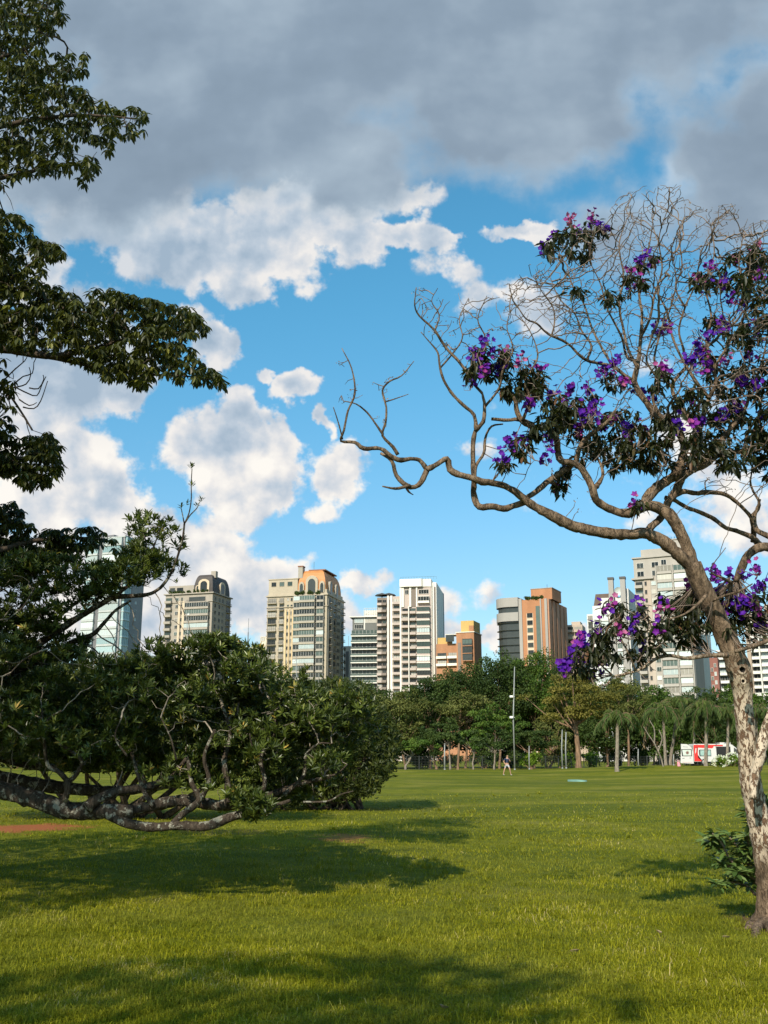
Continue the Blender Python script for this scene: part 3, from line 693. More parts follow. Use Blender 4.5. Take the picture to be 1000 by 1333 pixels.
    for (x, y, r, k) in lf:
        dd = depth_at(x, y)
        for j in range(int(k * 1.05) + 1):
            a = R.uniform(0, 2 * math.pi); q = r * math.sqrt(R.random()) * .85
            c = P(x + q * math.cos(a), y + q * math.sin(a) * .8 - 6, dd + R.normal(0, .12))
            n = R.integers(6, 10)
            az = R.uniform(0, 6.28) + np.arange(n) * 2.4
            el = R.uniform(-1.25, .15, n) - .1
            dirs = np.stack([np.cos(az) * np.cos(el), np.sin(az) * np.cos(el), np.sin(el)], 1)
            base_p = c + R.normal(0, .012, (n, 3)) + np.array((0, 0, 1)) * (np.arange(n) / n * .05)[:, None]
            fo.leaf8(base_p, dirs, np.tile((0, 0, 1.), (n, 1)) + R.normal(0, .2, (n, 3)), R.uniform(.075, .13, n), R.uniform(.026, .042, n), .22, .22, rnd=np.clip(R.normal(.45, .25, n), 0, 1))
            co_, i_, ds = kd.find(c)
            if ds < .6:
                p0 = np.array(co_); stub.tube(np.array([p0, (p0 + c) / 2 + (0, 0, -.02), c]), [.005, .004, .003], 4, 0, cap=False)
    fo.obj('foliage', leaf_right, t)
    for (x, y) in fl:
        dd = depth_at(x, y) - .12
        b = MB(); c0 = P(x, y, dd); nf = R.integers(5, 9) if (y > 720 and 775 < x < 880) else R.integers(11, 18); hue = np.clip(R.normal(.42, .27), 0, 1)
        for j in range(nf):
            o = np.array((R.normal(0, .033), R.normal(0, .033), R.normal(.0, .04))); c = c0 + o
            ax = unit(np.array((R.normal(0, .5), -.7 + R.normal(0, .5), .45 + R.normal(0, .5))))
            e1 = unit(np.cross(ax, (0.2, .1, 1))); e2 = np.cross(ax, e1)
            ph = R.uniform(0, 6.28) + np.arange(5) * 2 * math.pi / 5
            op = R.uniform(.1, .75)
            dirs = np.outer(np.cos(ph), e1) + np.outer(np.sin(ph), e2) + ax * op
            b.leaf8(np.tile(c, (5, 1)), dirs, np.tile(ax, (5, 1)), R.uniform(.026, .040), R.uniform(.026, .036), -.1, .12, 0, np.clip(hue + R.normal(0, .16) + np.zeros(5), 0, 1))
            if R.random() < .7: b.tube(np.array([c, c - ax * .02 + (0, 0, -.015), c0 + (0, 0, -.09)]), .0022, 4, 1, cap=False)
        o = b.obj('blossom_cluster', [petal, bark_twig], t)
        co_, i_, ds = kd.find(c0)
        if ds < .6: p0 = np.array(co_); stub.tube(np.array([p0, (p0 + c0) / 2 + (0, .0, -.03), c0 + (0, 0, -.08)]), [.005, .004, .003], 4, 0, cap=False)
    stub.obj('stalk', bark_twig, t)
    # withered seed heads on the bare twig tips
    sh = MB(); n = min(len(tips), 900); tp = np.array([nodes[i] for i in tips]); tp = tp[R.permutation(len(tp))[:n]]
    for k in range(3): sh.leaf4(tp + R.normal(0, .012, tp.shape), rdir(n), rdir(n), R.uniform(.014, .03, n), .012)
    sh.obj('seed_head', leafmat('seed_head', [(0, (.12, .08, .05)), (1, (.28, .2, .13))], .1), t)
right_tree()

def sucker_plant():
    g = G(985, 1195)
    t = thing('leafy_shrub', 'low shrub of broad grey green leaves at the foot of the purple flowering tree', 'shrub', tuple(g))
    st = MB(); le = MB()
    S = [[(984, 1165), (970, 1152), (950, 1148), (935, 1152)], [(984, 1150), (968, 1135), (950, 1118), (940, 1098), (928, 1085)], [(986, 1140), (970, 1120), (962, 1105), (950, 1090)], [(988, 1110), (985, 1090), (986, 1065), (984, 1050)],
         [(992, 1110), (1000, 1085), (1002, 1060)], [(986, 1130), (966, 1118), (948, 1128), (936, 1122)], [(990, 1150), (975, 1140), (958, 1136)], [(990, 1120), (996, 1095), (994, 1078)], [(996, 1130), (1015, 1110), (1020, 1080)], [(992, 1100), (984, 1078), (974, 1056)], [(996, 1090), (992, 1066), (986, 1040)], [(996, 1100), (1004, 1070), (996, 1046)], [(990, 1130), (978, 1108), (972, 1088)], [(940, 1110), (930, 1100), (922, 1094)]]
    for s in S:
        l = trace(s, 4, 2, g[1] - .12, g[1] - R.uniform(.2, .5), .05); st.tube(l[:, :3], l[:, 3], 5, 0)
        for f in (1., .9, .78, .66, .5, .34):
            c = l[int((len(l) - 1) * f), :3]; n = 13 if f == 1 else 8
            az = R.uniform(0, 6) + np.arange(n) * 2.4; el = R.uniform(-.35, .85, n)
            dirs = np.stack([np.cos(az) * np.cos(el), np.sin(az) * np.cos(el), np.sin(el)], 1)
            le.leaf8(c + R.normal(0, .01, (n, 3)), dirs, np.tile((0, -.2, 1.), (n, 1)) + R.normal(0, .15, (n, 3)), R.uniform(.10, .18, n), R.uniform(.036, .056, n), .25, .25)
    st.obj('stem', bark_twig, t, smooth=True); le.obj('foliage', leaf_sucker, t)
sucker_plant()

# ------------------------------------------------------------ overhanging tree, upper left
def umbels(mb, C, mat=0, L=(.09, .14), W=(.034, .052), n0=6, n1=9, droop=True):
    n = R.integers(n0, n1, len(C)); idx = np.repeat(np.arange(len(C)), n); N = len(idx)
    k = np.concatenate([np.arange(q) for q in n]); az = R.uniform(0, 6.28, len(C))[idx] + k * 2 * np.pi / n[idx] + R.normal(0, .15, N)
    el = R.uniform(-1.15, -.25, N) if droop else R.uniform(.0, 1.1, N)
    dirs = np.stack([np.cos(az) * np.cos(el), np.sin(az) * np.cos(el), np.sin(el)], 1)
    rc = np.clip(R.normal(.4, .2, len(C)), 0, 1)[idx]
    mb.leaf8(C[idx] + dirs * .012, dirs, np.tile((0, 0, 1.), (N, 1)) + R.normal(0, .15, (N, 3)), R.uniform(*L, N), R.uniform(*W, N), .2 if droop else .08, .2, mat, np.clip(rc + R.normal(0, .15, N), 0, 1))

def over_tree():
    t = thing('overhanging_tree', 'broad tree with drooping dark leaflets reaching in from the upper left', 'tree', (-8.6, 8.0, 0))
    D = 12.0
    polys = [
        ([(-60, -40), (80, -30), (85, 19), (77, 44), (61, 40), (64, 67), (112, 69), (115, 83), (108, 94), (90, 103), (112, 113), (125, 132), (144, 125), (154, 139), (192, 138), (192, 157), (187, 172), (150, 178), (144, 198), (128, 194), (118, 177), (102, 179), (92, 200), (124, 203), (126, 219), (112, 240), (98, 234), (86, 222), (58, 225), (19, 230), (6, 242), (-60, 240)], 1350, D, .9),
        ([(-60, 262), (16, 272), (38, 288), (45, 307), (74, 314), (84, 327), (66, 336), (58, 344), (62, 360), (106, 387), (122, 370), (138, 372), (192, 386), (250, 400), (271, 424), (262, 432), (246, 432), (254, 462), (284, 484), (296, 504), (272, 496), (237, 493), (205, 484), (186, 506), (160, 492), (138, 488), (112, 474), (80, 458), (0, 448), (-60, 470)], 1950, D, .8),
        ([(-60, 520), (0, 540), (14, 549), (31, 568), (60, 560), (72, 568), (80, 587), (82, 602), (74, 620), (62, 626), (48, 634), (31, 628), (14, 617), (-60, 624)], 560, D + .2, .5),
        ([(-60, 640), (20, 650), (30, 662), (48, 690), (80, 684), (122, 684), (152, 700), (154, 718), (134, 712), (106, 714), (100, 728), (80, 736), (48, 735), (-60, 760)], 700, D + 1.2, .4),
        ([(-60, 455), (10, 462), (25, 520), (10, 560), (-60, 560)], 110, D, .4)]
    C = [poly_points(p, n, d, s) for p, n, d, s in polys]
    # thinning: gaps where the sky shows through
    keep = []
    for c in C:
        g = np.sin(c[:, 0] * 7.3 + 1.1 * np.sin(c[:, 2] * 6)) * np.sin(c[:, 2] * 8.1 + c[:, 1] * 1.7)
        keep.append(c[(g > -.38) | (R.random(len(c)) < .15)])
    vis = np.vstack(keep)
    # crown outside the frame: round the trunk and above
    N = 4200; v = rdir(N); rr = R.uniform(.55, 1, N) ** .5
    ex = np.array((-8.4, 8.2, 6.4)) + v * rr[:, None] * np.array((3.6, 4.6, 3.4))
    ang = ex[:, 0] / np.maximum(ex[:, 1], .3)
    ex = ex[(ang < -.52) | (ex[:, 1] < 1)]
    N = 520; v = rdir(N); e2 = np.array((-6.3, 7.2, 6.1)) + v * (R.uniform(.2, 1, N) ** .5)[:, None] * np.array((2.4, 2.6, 1.3)); e2 = e2[e2[:, 0] / np.maximum(e2[:, 1], .3) < -.52]  # unseen sun-side foliage, added to dapple shade onto the gnarled tree
    allc = np.vstack([vis, ex, e2])
    le = MB(); umbels(le, allc)
    tr = MB()
    def T(p, r): 
        l = smooth_line([(*a, b) for a, b in zip(p, r)], .1); tr.tube(l[:, :3], l[:, 3], 12, 0, .05); return l
    tk = T([(-8.6, 8, -.1), (-8.6, 8, .5), (-8.4, 8.1, 1.6), (-8.3, 8.2, 2.8), (-8.2, 8.4, 4.2), (-8.3, 8.6, 5.5), (-8.2, 8.5, 7.0), (-8.0, 8.4, 8.5)], [.42, .32, .28, .26, .23, .19, .13, .06])
    Ls = []
    def lim(pts, w0, w1, d0, d1, start=None, sides=8):
        l = trace(pts, w0, w1, d0, d1, .08)
        if start is not None:
            s = np.array([*start, l[0, 3] * 1.3]); l = np.vstack([smooth_line(np.vstack([s, (s + l[0]) / 2 + (0, 0, .1, 0), l[0]]), .1)[:-1], l])
        tr.tube(l[:, :3], l[:, 3], sides, 0, .06); Ls.append(l)
    lim([(-40, 452), (0, 454, 13), (30, 458, 12), (60, 463, 10), (95, 460, 7), (130, 452, 5), (160, 442, 4), (200, 436, 3), (245, 432, 2)], 14, 3, 11.6, 12.0, (-8.3, 8.3, 4.0))
    lim([(50, 462, 7), (90, 470, 6), (130, 479, 5), (180, 487, 4), (235, 489, 2.6), (275, 494, 1.5)], 8, 2, 11.9, 12.0)
    lim([(-40, 300), (0, 340, 8), (30, 370, 7), (80, 400, 5), (130, 410, 3)], 9, 3, 11.6, 12, (-8.3, 8.5, 4.9))
    lim([(-40, 250), (0, 232, 7), (30, 226, 6), (60, 218, 5), (100, 214, 3)], 8, 3, 11.6, 12, (-8.2, 8.5, 5.9))
    lim([(-40, 180), (0, 165, 7), (50, 155, 6), (100, 150, 5), (150, 152, 3), (180, 155, 2)], 8, 3, 11.6, 12, (-8.2, 8.5, 6.5))
    lim([(-40, 90), (0, 75, 6), (40, 60, 5), (70, 40, 3)], 8, 3, 11.6, 12, (-8.1, 8.45, 7.3))
    lim([(-40, 610), (0, 600, 7), (30, 596, 5), (65, 600, 3)], 8, 3, 11.8, 12.2, (-8.3, 8.2, 3.0))
    lim([(-40, 720), (0, 716, 8), (40, 705, 6), (90, 700, 4), (140, 702, 2)], 8, 3, 12.6, 13.2, (-8.35, 8.2, 2.3))
    lim([(0, 498, 4), (14, 516, 3.4), (30, 540, 3), (42, 560, 2.6)], 4, 2, 12, 12)
    for pts in ([(2, 498), (20, 480), (32, 470), (36, 462)], [(22, 505), (36, 512), (48, 515), (55, 500), (60, 490)], [(30, 530), (44, 532), (53, 522), (62, 496)], [(18, 500), (30, 490), (42, 486), (44, 472)], [(38, 505), (50, 506), (57, 494), (56, 488)], [(10, 512), (14, 530), (20, 535)], [(25, 520), (38, 528), (48, 524)], [(16, 505), (34, 500), (40, 488), (38, 478)]):
        lim(pts, 2.2, 1.1, 12, 12, None, 5)
    starts = [l[i, :3] for l in Ls for i in range(0, len(l), 3)] + [tk[i, :3] for i in range(20, len(tk), 4)]
    sub = np.vstack([vis[R.permutation(len(vis))[:1500]], ex[R.permutation(len(ex))[:350]], e2[::5]])
    nodes, par = grow(starts, sub, D=.13, infl=2.2, kill=.15, iters=45, jit=.22, limit=9000)
    tr.obj('trunk', bark_dark, t, smooth=True)
    tw = MB(); twig_tubes(tw, nodes, par, len(starts), .0045, .035, 2.4, 4); tw.obj('twig', bark_dark, t)
    le.obj('foliage', leaf_over, t)
over_tree()

def shade_tree():
    t = thing('shade_tree', 'tall umbrella shaped tree behind the viewpoint whose shade falls on the nearest grass', 'tree', (-8.2, -6.4, 0))
    tr = MB(); l = smooth_line([(-8.2, -6.4, -.1, .34), (-8.2, -6.4, .5, .26), (-7.9, -6.2, 4, .2), (-7.2, -5.6, 7.5, .16), (-6.4, -5.0, 9.2, .08)], .2); tr.tube(l[:, :3], l[:, 3], 12, 0, .05)
    N = 650; v = rdir(N); c = np.array((-6.6, -5.0, 9.4)) + v * (R.uniform(.3, 1, N) ** .5)[:, None] * np.array((2.9, 1.5, .9))
    for i in range(14):
        e = c[R.integers(N)]; b = smooth_line([(-7.2, -5.6, 7.5, .08), (*((np.array((-7.2, -5.6, 8.2)) + e) / 2), .05), (*e, .02)], .2); tr.tube(b[:, :3], b[:, 3], 6)
    tr.obj('trunk', bark_dark, t, smooth=True); le = MB(); umbels(le, c, L=(.12, .17), W=(.05, .07)); le.obj('foliage', leaf_over, t)
shade_tree()

# ------------------------------------------------------------ low gnarled tree, left
def whorls(mb, C, up, mat=0, L=(.07, .11), W=(.018, .028), n0=8, n1=13):
    n = R.integers(n0, n1, len(C)); idx = np.repeat(np.arange(len(C)), n); N = len(idx)
    k = np.concatenate([np.arange(q) for q in n])
    ax = unit(up)[idx]; e1 = unit(np.cross(ax, (.3, .2, .93) + np.zeros((N, 3)) + R.normal(0, .01, (N, 3)))); e2 = np.cross(ax, e1)
    az = R.uniform(0, 6.28, len(C))[idx] + k * 2.4; tilt = R.uniform(.25, 1.25, N)
    dirs = (e1 * np.cos(az)[:, None] + e2 * np.sin(az)[:, None]) * np.sin(tilt)[:, None] + ax * np.cos(tilt)[:, None]
    rc = np.clip(R.beta(2, 3, len(C)), 0, 1)[idx]
    mb.leaf8(C[idx] - ax * (k / 12 * .05)[:, None], dirs, ax + R.normal(0, .1, (N, 3)), R.uniform(*L, N), R.uniform(*W, N), .12, .2, mat, np.clip(rc + R.normal(0, .13, N), 0, .999))

def gnarled_tree():
    D = 12.0
    bx = P(-150, 985, 13.2)
    t = thing('gnarled_tree', 'spreading leafy tree at left with a thick lichened limb low over the grass', 'tree', (bx[0], bx[1], 0))
    tr = MB(); Ls = []
    l = smooth_line([(bx[0], bx[1], -.1, .4), (bx[0], bx[1], .4, .3), (bx[0] + .1, bx[1], 1.1, .26), (bx[0], bx[1], 2, .22), (bx[0] + .3, bx[1] - .2, 3.0, .15), (bx[0] + .6, bx[1] - .3, 4.0, .08)], .1)
    tr.tube(l[:, :3], l[:, 3], 16, 0, .05); Ls.append(l); stem = l
    def lim(pts, w0, w1, d0, d1, start=None, sides=12, rough=.07):
        l = trace(pts, w0, w1, d0, d1, .06, .015)
        if start is not None:
            s = np.array([*start, l[0, 3] * 1.15]); l = np.vstack([smooth_line(np.vstack([s, (s + l[0]) / 2 + (0, 0, .03, 0), l[0]]), .1)[:-1], l])
        tr.tube(l[:, :3], l[:, 3], sides, 0, rough); Ls.append(l); return l
    tp = (bx[0], bx[1], 1.15)
    lim([(-60, 1018), (-20, 1024, 22), (20, 1033, 21), (50, 1042, 22), (80, 1053, 22), (110, 1057, 20), (135, 1056, 18), (155, 1056, 17), (172, 1057, 16)], 22, 16, 12.3, 11.9, tp, 18)
    lim([(112, 1052, 16), (125, 1042, 13), (140, 1035, 12), (155, 1030, 11), (175, 1027, 10), (200, 1022, 9), (225, 1010, 7), (245, 985, 5)], 14, 5, 11.9, 12.2)
    lim([(140, 1058, 16), (155, 1067, 13), (175, 1074, 12), (200, 1077, 11), (230, 1075, 11), (265, 1076, 12), (285, 1070, 12), (305, 1062, 11), (330, 1058, 8), (355, 1050, 6), (378, 1042, 4)], 14, 4, 11.9, 11.8)
    lim([(165, 1056, 14), (185, 1052, 14), (210, 1046, 14), (235, 1042, 14), (260, 1045, 14), (285, 1048, 14), (315, 1046, 13), (340, 1040, 12), (370, 1028, 8), (400, 1018, 6), (430, 1012, 4)], 17, 4, 12.0, 12.4)
    lim([(225, 1072, 8), (235, 1062, 8), (248, 1052, 9), (260, 1040, 8), (250, 1020, 6), (245, 990, 5)], 8, 4, 11.9, 12.0, None, 8)
    lim([(-60, 1000), (0, 1012, 17), (40, 1020, 17), (90, 1026, 15), (140, 1030, 13), (190, 1026, 11), (230, 1020, 9), (280, 1010, 6)], 18, 6, 13.4, 13.4, (bx[0], bx[1], 1.35))
    lim([(-60, 970), (0, 985, 12), (40, 996, 11), (80, 1000, 8), (130, 1004, 5)], 12, 5, 13.9, 13.6, (bx[0], bx[1], 1.6))
    lim([(84, 1042, 9), (88, 1028, 8), (86, 1015, 7), (76, 1005, 6), (62, 995, 5), (58, 970, 4), (55, 935, 3), (54, 918, 1.6)], 9, 3, 11.9, 11.6, None, 8)
    lim([(86, 1020, 7), (100, 1008, 6), (106, 990, 5), (88, 975, 4), (72, 965, 3)], 7, 3, 11.9, 11.6, None, 7)
    lim([(298, 1046, 9), (296, 1020, 8), (292, 990, 7), (300, 955, 5), (290, 920, 4)], 9, 3, 12.1, 12.2, None, 8)
    lim([(262, 1040, 8), (272, 1015, 6), (266, 985, 5), (280, 950, 4)], 8, 3, 12.0, 11.8, None, 7)
    lim([(330, 1050, 7), (345, 1020, 6), (340, 985, 5), (360, 950, 4), (350, 910, 3)], 7, 3, 12, 12, None, 7)
    lim([(370, 1035, 6), (395, 1010, 5), (400, 980, 4), (430, 960, 3), (450, 950, 2)], 6, 2, 12.1, 12.3, None, 7)
    lim([(200, 1050, 7), (190, 1035, 6), (180, 1010, 5), (170, 975, 4)], 7, 3, 12, 12, None, 7)
    for pts in ([(395, 1044), (415, 1044), (430, 1042), (445, 1034), (460, 1030)], [(400, 980), (415, 968), (432, 968)], [(420, 1010), (438, 1008), (452, 995)], [(345, 990), (330, 975), (325, 955)], [(62, 950), (50, 962), (35, 958)], [(60, 940), (68, 932), (80, 925)],
                [(60, 845), (32, 858), (10, 880)], [(45, 765), (30, 790), (5, 810)], [(230, 990), (222, 960), (210, 935)], [(166, 985), (150, 960), (158, 935)]):
        lim(pts, 3.2, 1.6, 11.5, 11.4, None, 6)
    # rising limb with the tall bare shoot
    lim([(-60, 900), (0, 868, 13), (40, 845, 11), (70, 825, 10), (100, 805, 9), (125, 790, 8), (148, 778, 7), (172, 776, 6), (192, 774, 5), (205, 768, 4.4), (215, 758, 4), (225, 742, 3.4), (232, 722, 3), (238, 700, 2.8), (240, 682, 2.6)], 13, 3, 12.6, 11.8, (bx[0], bx[1], 1.9), 10)
    lim([(240, 682, 2.2), (246, 668), (249, 650), (249, 630), (250, 610)], 2, 1.2, 11.8, 11.75, None, 5, 0)
    lim([(240, 682, 2), (248, 670), (256, 662), (260, 653)], 2, 1.2, 11.8, 11.75, None, 5, 0)
    lim([(240, 682, 2), (238, 672), (236, 662)], 2, 1.2, 11.8, 11.75, None, 5, 0)
    lim([(-60, 880), (0, 880, 9), (50, 860, 8), (90, 838, 7), (120, 826, 6), (138, 808, 5), (150, 795, 4), (170, 782, 3)], 9, 3, 12.9, 12.1, (bx[0], bx[1], 1.8), 8)
    lim([(60, 830, 7), (80, 800, 5), (110, 778, 4), (140, 762, 3), (175, 745, 2.4), (190, 715, 2), (186, 690, 1.4)], 7, 1.4, 12.5, 12, None, 7)
    lim([(150, 776, 5), (170, 760, 4), (188, 742, 3), (200, 712, 2), (212, 680, 1.2)], 5, 1.4, 12.2, 11.9, None, 6)
    lim([(20, 850, 7), (20, 810, 5), (40, 770, 4), (70, 745, 3)], 7, 2, 12.4, 12.3, None, 7)
    polys = [
        ([(-70, 745), (30, 735), (60, 732), (100, 748), (130, 742), (144, 728), (160, 726), (156, 700), (176, 688), (190, 684), (204, 690), (214, 705), (216, 730), (203, 752), (180, 768), (150, 770), (112, 792), (80, 812), (58, 830), (40, 850), (-70, 900)], 1500, 12.3, .55),
        ([(-70, 850), (40, 845), (62, 836), (80, 842), (104, 830), (112, 850), (98, 868), (130, 878), (168, 870), (200, 874), (210, 850), (222, 852), (238, 872), (262, 840), (285, 840), (300, 850), (330, 862), (345, 880), (352, 890), (385, 905), (405, 912), (430, 905), (448, 915), (462, 928), (470, 950), (466, 985), (452, 1010), (430, 1028), (400, 1040), (340, 1046), (300, 1018), (200, 1006), (140, 1004), (60, 1000), (-70, 985)], 6800, 12.6, 1.1),
        ([(290, 1030), (330, 1025), (360, 1045), (350, 1066), (320, 1066)], 130, 11.8, .25), ([(180, 1000), (300, 1000), (310, 1030), (200, 1022)], 120, 12.2, .4),
        ([(205, 842), (225, 848), (222, 862), (205, 858)], 25, 12, .2), ([(388, 868), (400, 868), (404, 900), (390, 905)], 12, 12, .1)]
    def clumps(poly, nc, nw, d, s, extra=()):
        cc = poly_points(poly, nc, d, s)
        if len(extra): cc = np.vstack([cc] + [np.array([P(x, y, d - .3 + R.uniform(-.5, .4)) for x, y in extra])])
        idx = np.repeat(np.arange(len(cc)), nw); n = len(idx); v = rdir(n, .35); v[:, 2] = np.where(v[:, 2] < -.25, -v[:, 2], v[:, 2])
        rr = R.uniform(.6, 1.25, len(cc))[idx]
        return cc[idx] + v * (rr * R.uniform(.55, 1.0, n) ** .5)[:, None] * np.array((.30, .30, .22))
    C = np.vstack([clumps(polys[0][0], 75, 22, 12.3, .5), clumps(polys[1][0], 215, 34, 12.6, 1.1, [(286, 842), (292, 850), (270, 850), (206, 858), (222, 864), (345, 886), (235, 880), (318, 862), (300, 846), (175, 880), (152, 884), (120, 872), (450, 925), (466, 950), (330, 1040)]),
                   poly_points(polys[0][0], 520, 12.4, .5), poly_points(polys[1][0], 900, 13.1, .8)] + [poly_points(p, n, d, s) for p, n, d, s in polys[2:]])
    g = np.sin(C[:, 0] * 6.1 + 1.1 * np.sin(C[:, 2] * 5)) * np.sin(C[:, 2] * 7.1 + C[:, 1] * 1.7)
    C = C[(g > -.8) | (R.random(len(C)) < .6)]
    N = 2600; v = rdir(N); ex = np.array((bx[0] - .8, bx[1], 2.9)) + v * (R.uniform(.4, 1, N) ** .5)[:, None] * np.array((3.0, 2.6, 1.7)); ex = ex[ex[:, 0] / ex[:, 1] < -.44]
    up = rdir(len(C)) * .6 + np.array((.1, -.35, .8))
    le = MB(); whorls(le, C, up)
    whorls(le, ex, rdir(len(ex)) * .6 + np.array((0, 0, .8)))
    # shoot tips
    T = np.array([P(250, 606, 11.75), P(250, 630, 11.75), P(262, 650, 11.75), P(256, 656, 11.75), P(236, 658, 11.75), P(244, 655, 11.78), P(230, 757, 11.8), P(210, 678, 11.9), P(214, 700, 11.9), P(396, 872, 12)])
    whorls(le, T, np.tile((0, 0, 1.), (len(T), 1)) + R.normal(0, .2, (len(T), 3)), 0, (.05, .075), (.014, .02))
    starts = [l[i, :3] for l in Ls for i in range(0, len(l), 3)]
    sub = np.vstack([C[R.permutation(len(C))[:3000]], ex[::6]])
    nodes, par = grow(starts, sub, D=.10, infl=1.6, kill=.11, iters=45, jit=.28, limit=13000)
    tr.obj('trunk', bark_lichen, t, smooth=True)
    tw = MB(); twig_tubes(tw, nodes, par, len(starts), .004, .03, 2.4, 4); tw.obj('twig', bark_pale, t)
    le.obj('foliage', leaf_gnarl, t)
gnarled_tree()
# ------------------------------------------------------------ background trees
def far_leaf(name, a, b, c):
    a, b, c = (tuple(q * 1.2 for q in x) for x in (a, b, c)); return leafmat(name, [(0, a), (.55, b), (1, c)], .25, .6, .2)
FD = far_leaf('leaf_far_dark', (.016, .032, .008), (.035, .060, .013), (.07, .10, .022))
FG = far_leaf('leaf_far_green', (.030, .060, .010), (.055, .10, .014), (.11, .16, .025))
FO = far_leaf('leaf_far_olive', (.050, .062, .014), (.090, .100, .024), (.15, .16, .045))
FY = far_leaf('leaf_far_yellow', (.065, .065, .012), (.12, .11, .02), (.19, .16, .035))
FL = far_leaf('leaf_far_lime', (.05, .09, .008), (.10, .17, .014), (.18, .25, .03))
FP = far_leaf('leaf_palm', (.028, .050, .012), (.055, .085, .018), (.12, .14, .035))

def crown(mb, c, rx, ry, rz, nclump, nleaf, ls, flat=.55, shell=.55, rc=.30, layers=0):
    v = rdir(nclump, .15); r = (shell + (1 - shell) * R.random(nclump)) 
    cc = c + v * r[:, None] * np.array((rx, ry, rz))
    if layers:
        lv = np.round((cc[:, 2] - c[2]) / rz * layers) / layers; cc[:, 2] = c[2] + (lv * .85 + R.normal(0, .04, nclump)) * rz
    rr = R.uniform(.6, 1.25, nclump) * rc * (rx + rz) / 2
    hue = R.random(nclump)
    idx = np.repeat(np.arange(nclump), nleaf); N = len(idx)
    d = rdir(N, .25); q = R.uniform(.55, 1.05, N)
    p = cc[idx] + d * (q * rr[idx])[:, None] * np.array((1, 1, flat))
    nrm = unit(d * np.array((1, 1, 1.2)) + R.normal(0, .45, (N, 3)) + np.array((0, 0, .3)))
    dirs = rdir(N); dirs[:, 2] -= .3
    mb.leaf4(p, dirs, nrm, R.uniform(.7, 1.3, N) * ls, R.uniform(.5, .8, N) * ls, 0, np.clip(hue[idx] * .6 + R.normal(.2, .16, N), 0, 1))
    return cc, rr

def bg_tree(label, px, top, bot, hw, base, mat, d=None, tw=4, trunk_py=None, kind='round', name='tree', group='trees at the far edge of the lawn', bark=None, lean=0, lf=.30, dens=1., n=None, forkz=None):
    """px: crown centre, top/bot: crown top and bottom rows, hw: half width in pixels, base: trunk foot column, d: distance"""
    bot = bot + (12 if (kind != 'flat') else 3)
    a = P(px, (top + bot) / 2, d); zt = P(px, top, d)[2]; zb = P(px, bot, d)[2]
    rx = hw * 1.18 * d / 1338; rz = (zt - zb) / 2 * 1.06
    bx = P(base, 990, d)[0]; gzb = float(gz(bx, d))
    t = thing(name, label, 'tree' if 'palm' not in name else 'palm', (bx, d, gzb), group)
    c = np.array((a[0], d, (zt + zb) / 2))
    mb = MB()
    nc = n or int(np.clip(rx * rz * 3.4, 22, 110))
    sz = lf
    if kind == 'flat': cc, rr = crown(mb, c, rx * .9, rx * .8, rz * .8, nc, int(110 * dens), sz, .35, .3, .26, layers=3)
    elif kind == 'tall': cc, rr = crown(mb, c, rx * .85, rx * .8, rz * .88, nc, int(120 * dens), sz, .8, .5, .24)
    else: cc, rr = crown(mb, c, rx * .84, rx * .8, rz * .84, nc, int(120 * dens), sz, .65, .45, .27)
    tr = MB()
    r0 = tw * .40 * d / 1338
    fz = forkz if forkz is not None else max(zb - gzb, 1.2) * .95
    f = np.array((bx + (a[0] - bx) * .5, d, gzb + fz))
    l = smooth_line([(bx, d, gzb - .15, r0 * 1.5), (bx, d, gzb + .35, r0 * 1.1), ((bx + f[0]) / 2 + R.normal(0, r0 * .6), d, gzb + fz * .5, r0 * .95), (*f, r0 * .85), (c[0], d, c[2], r0 * .4)], .4)
    tr.tube(l[:, :3], l[:, 3], 8, 0, .05)
    for i in R.permutation(nc)[:min(nc, 16)]:
        e = cc[i]; k = R.uniform(.1, .5); s = f + (c - f) * k
        m_ = (s + e) / 2 + np.array((0, 0, -.08 * np.linalg.norm(e - s)))
        b = smooth_line([(*s, r0 * .42), (*m_, r0 * .28), (*e, r0 * .08)], .5); tr.tube(b[:, :3], b[:, 3], 5, 0, cap=False)
    tr.obj('trunk', bark or bark_far, t, smooth=True); mb.obj('crown', mat, t)
    return t

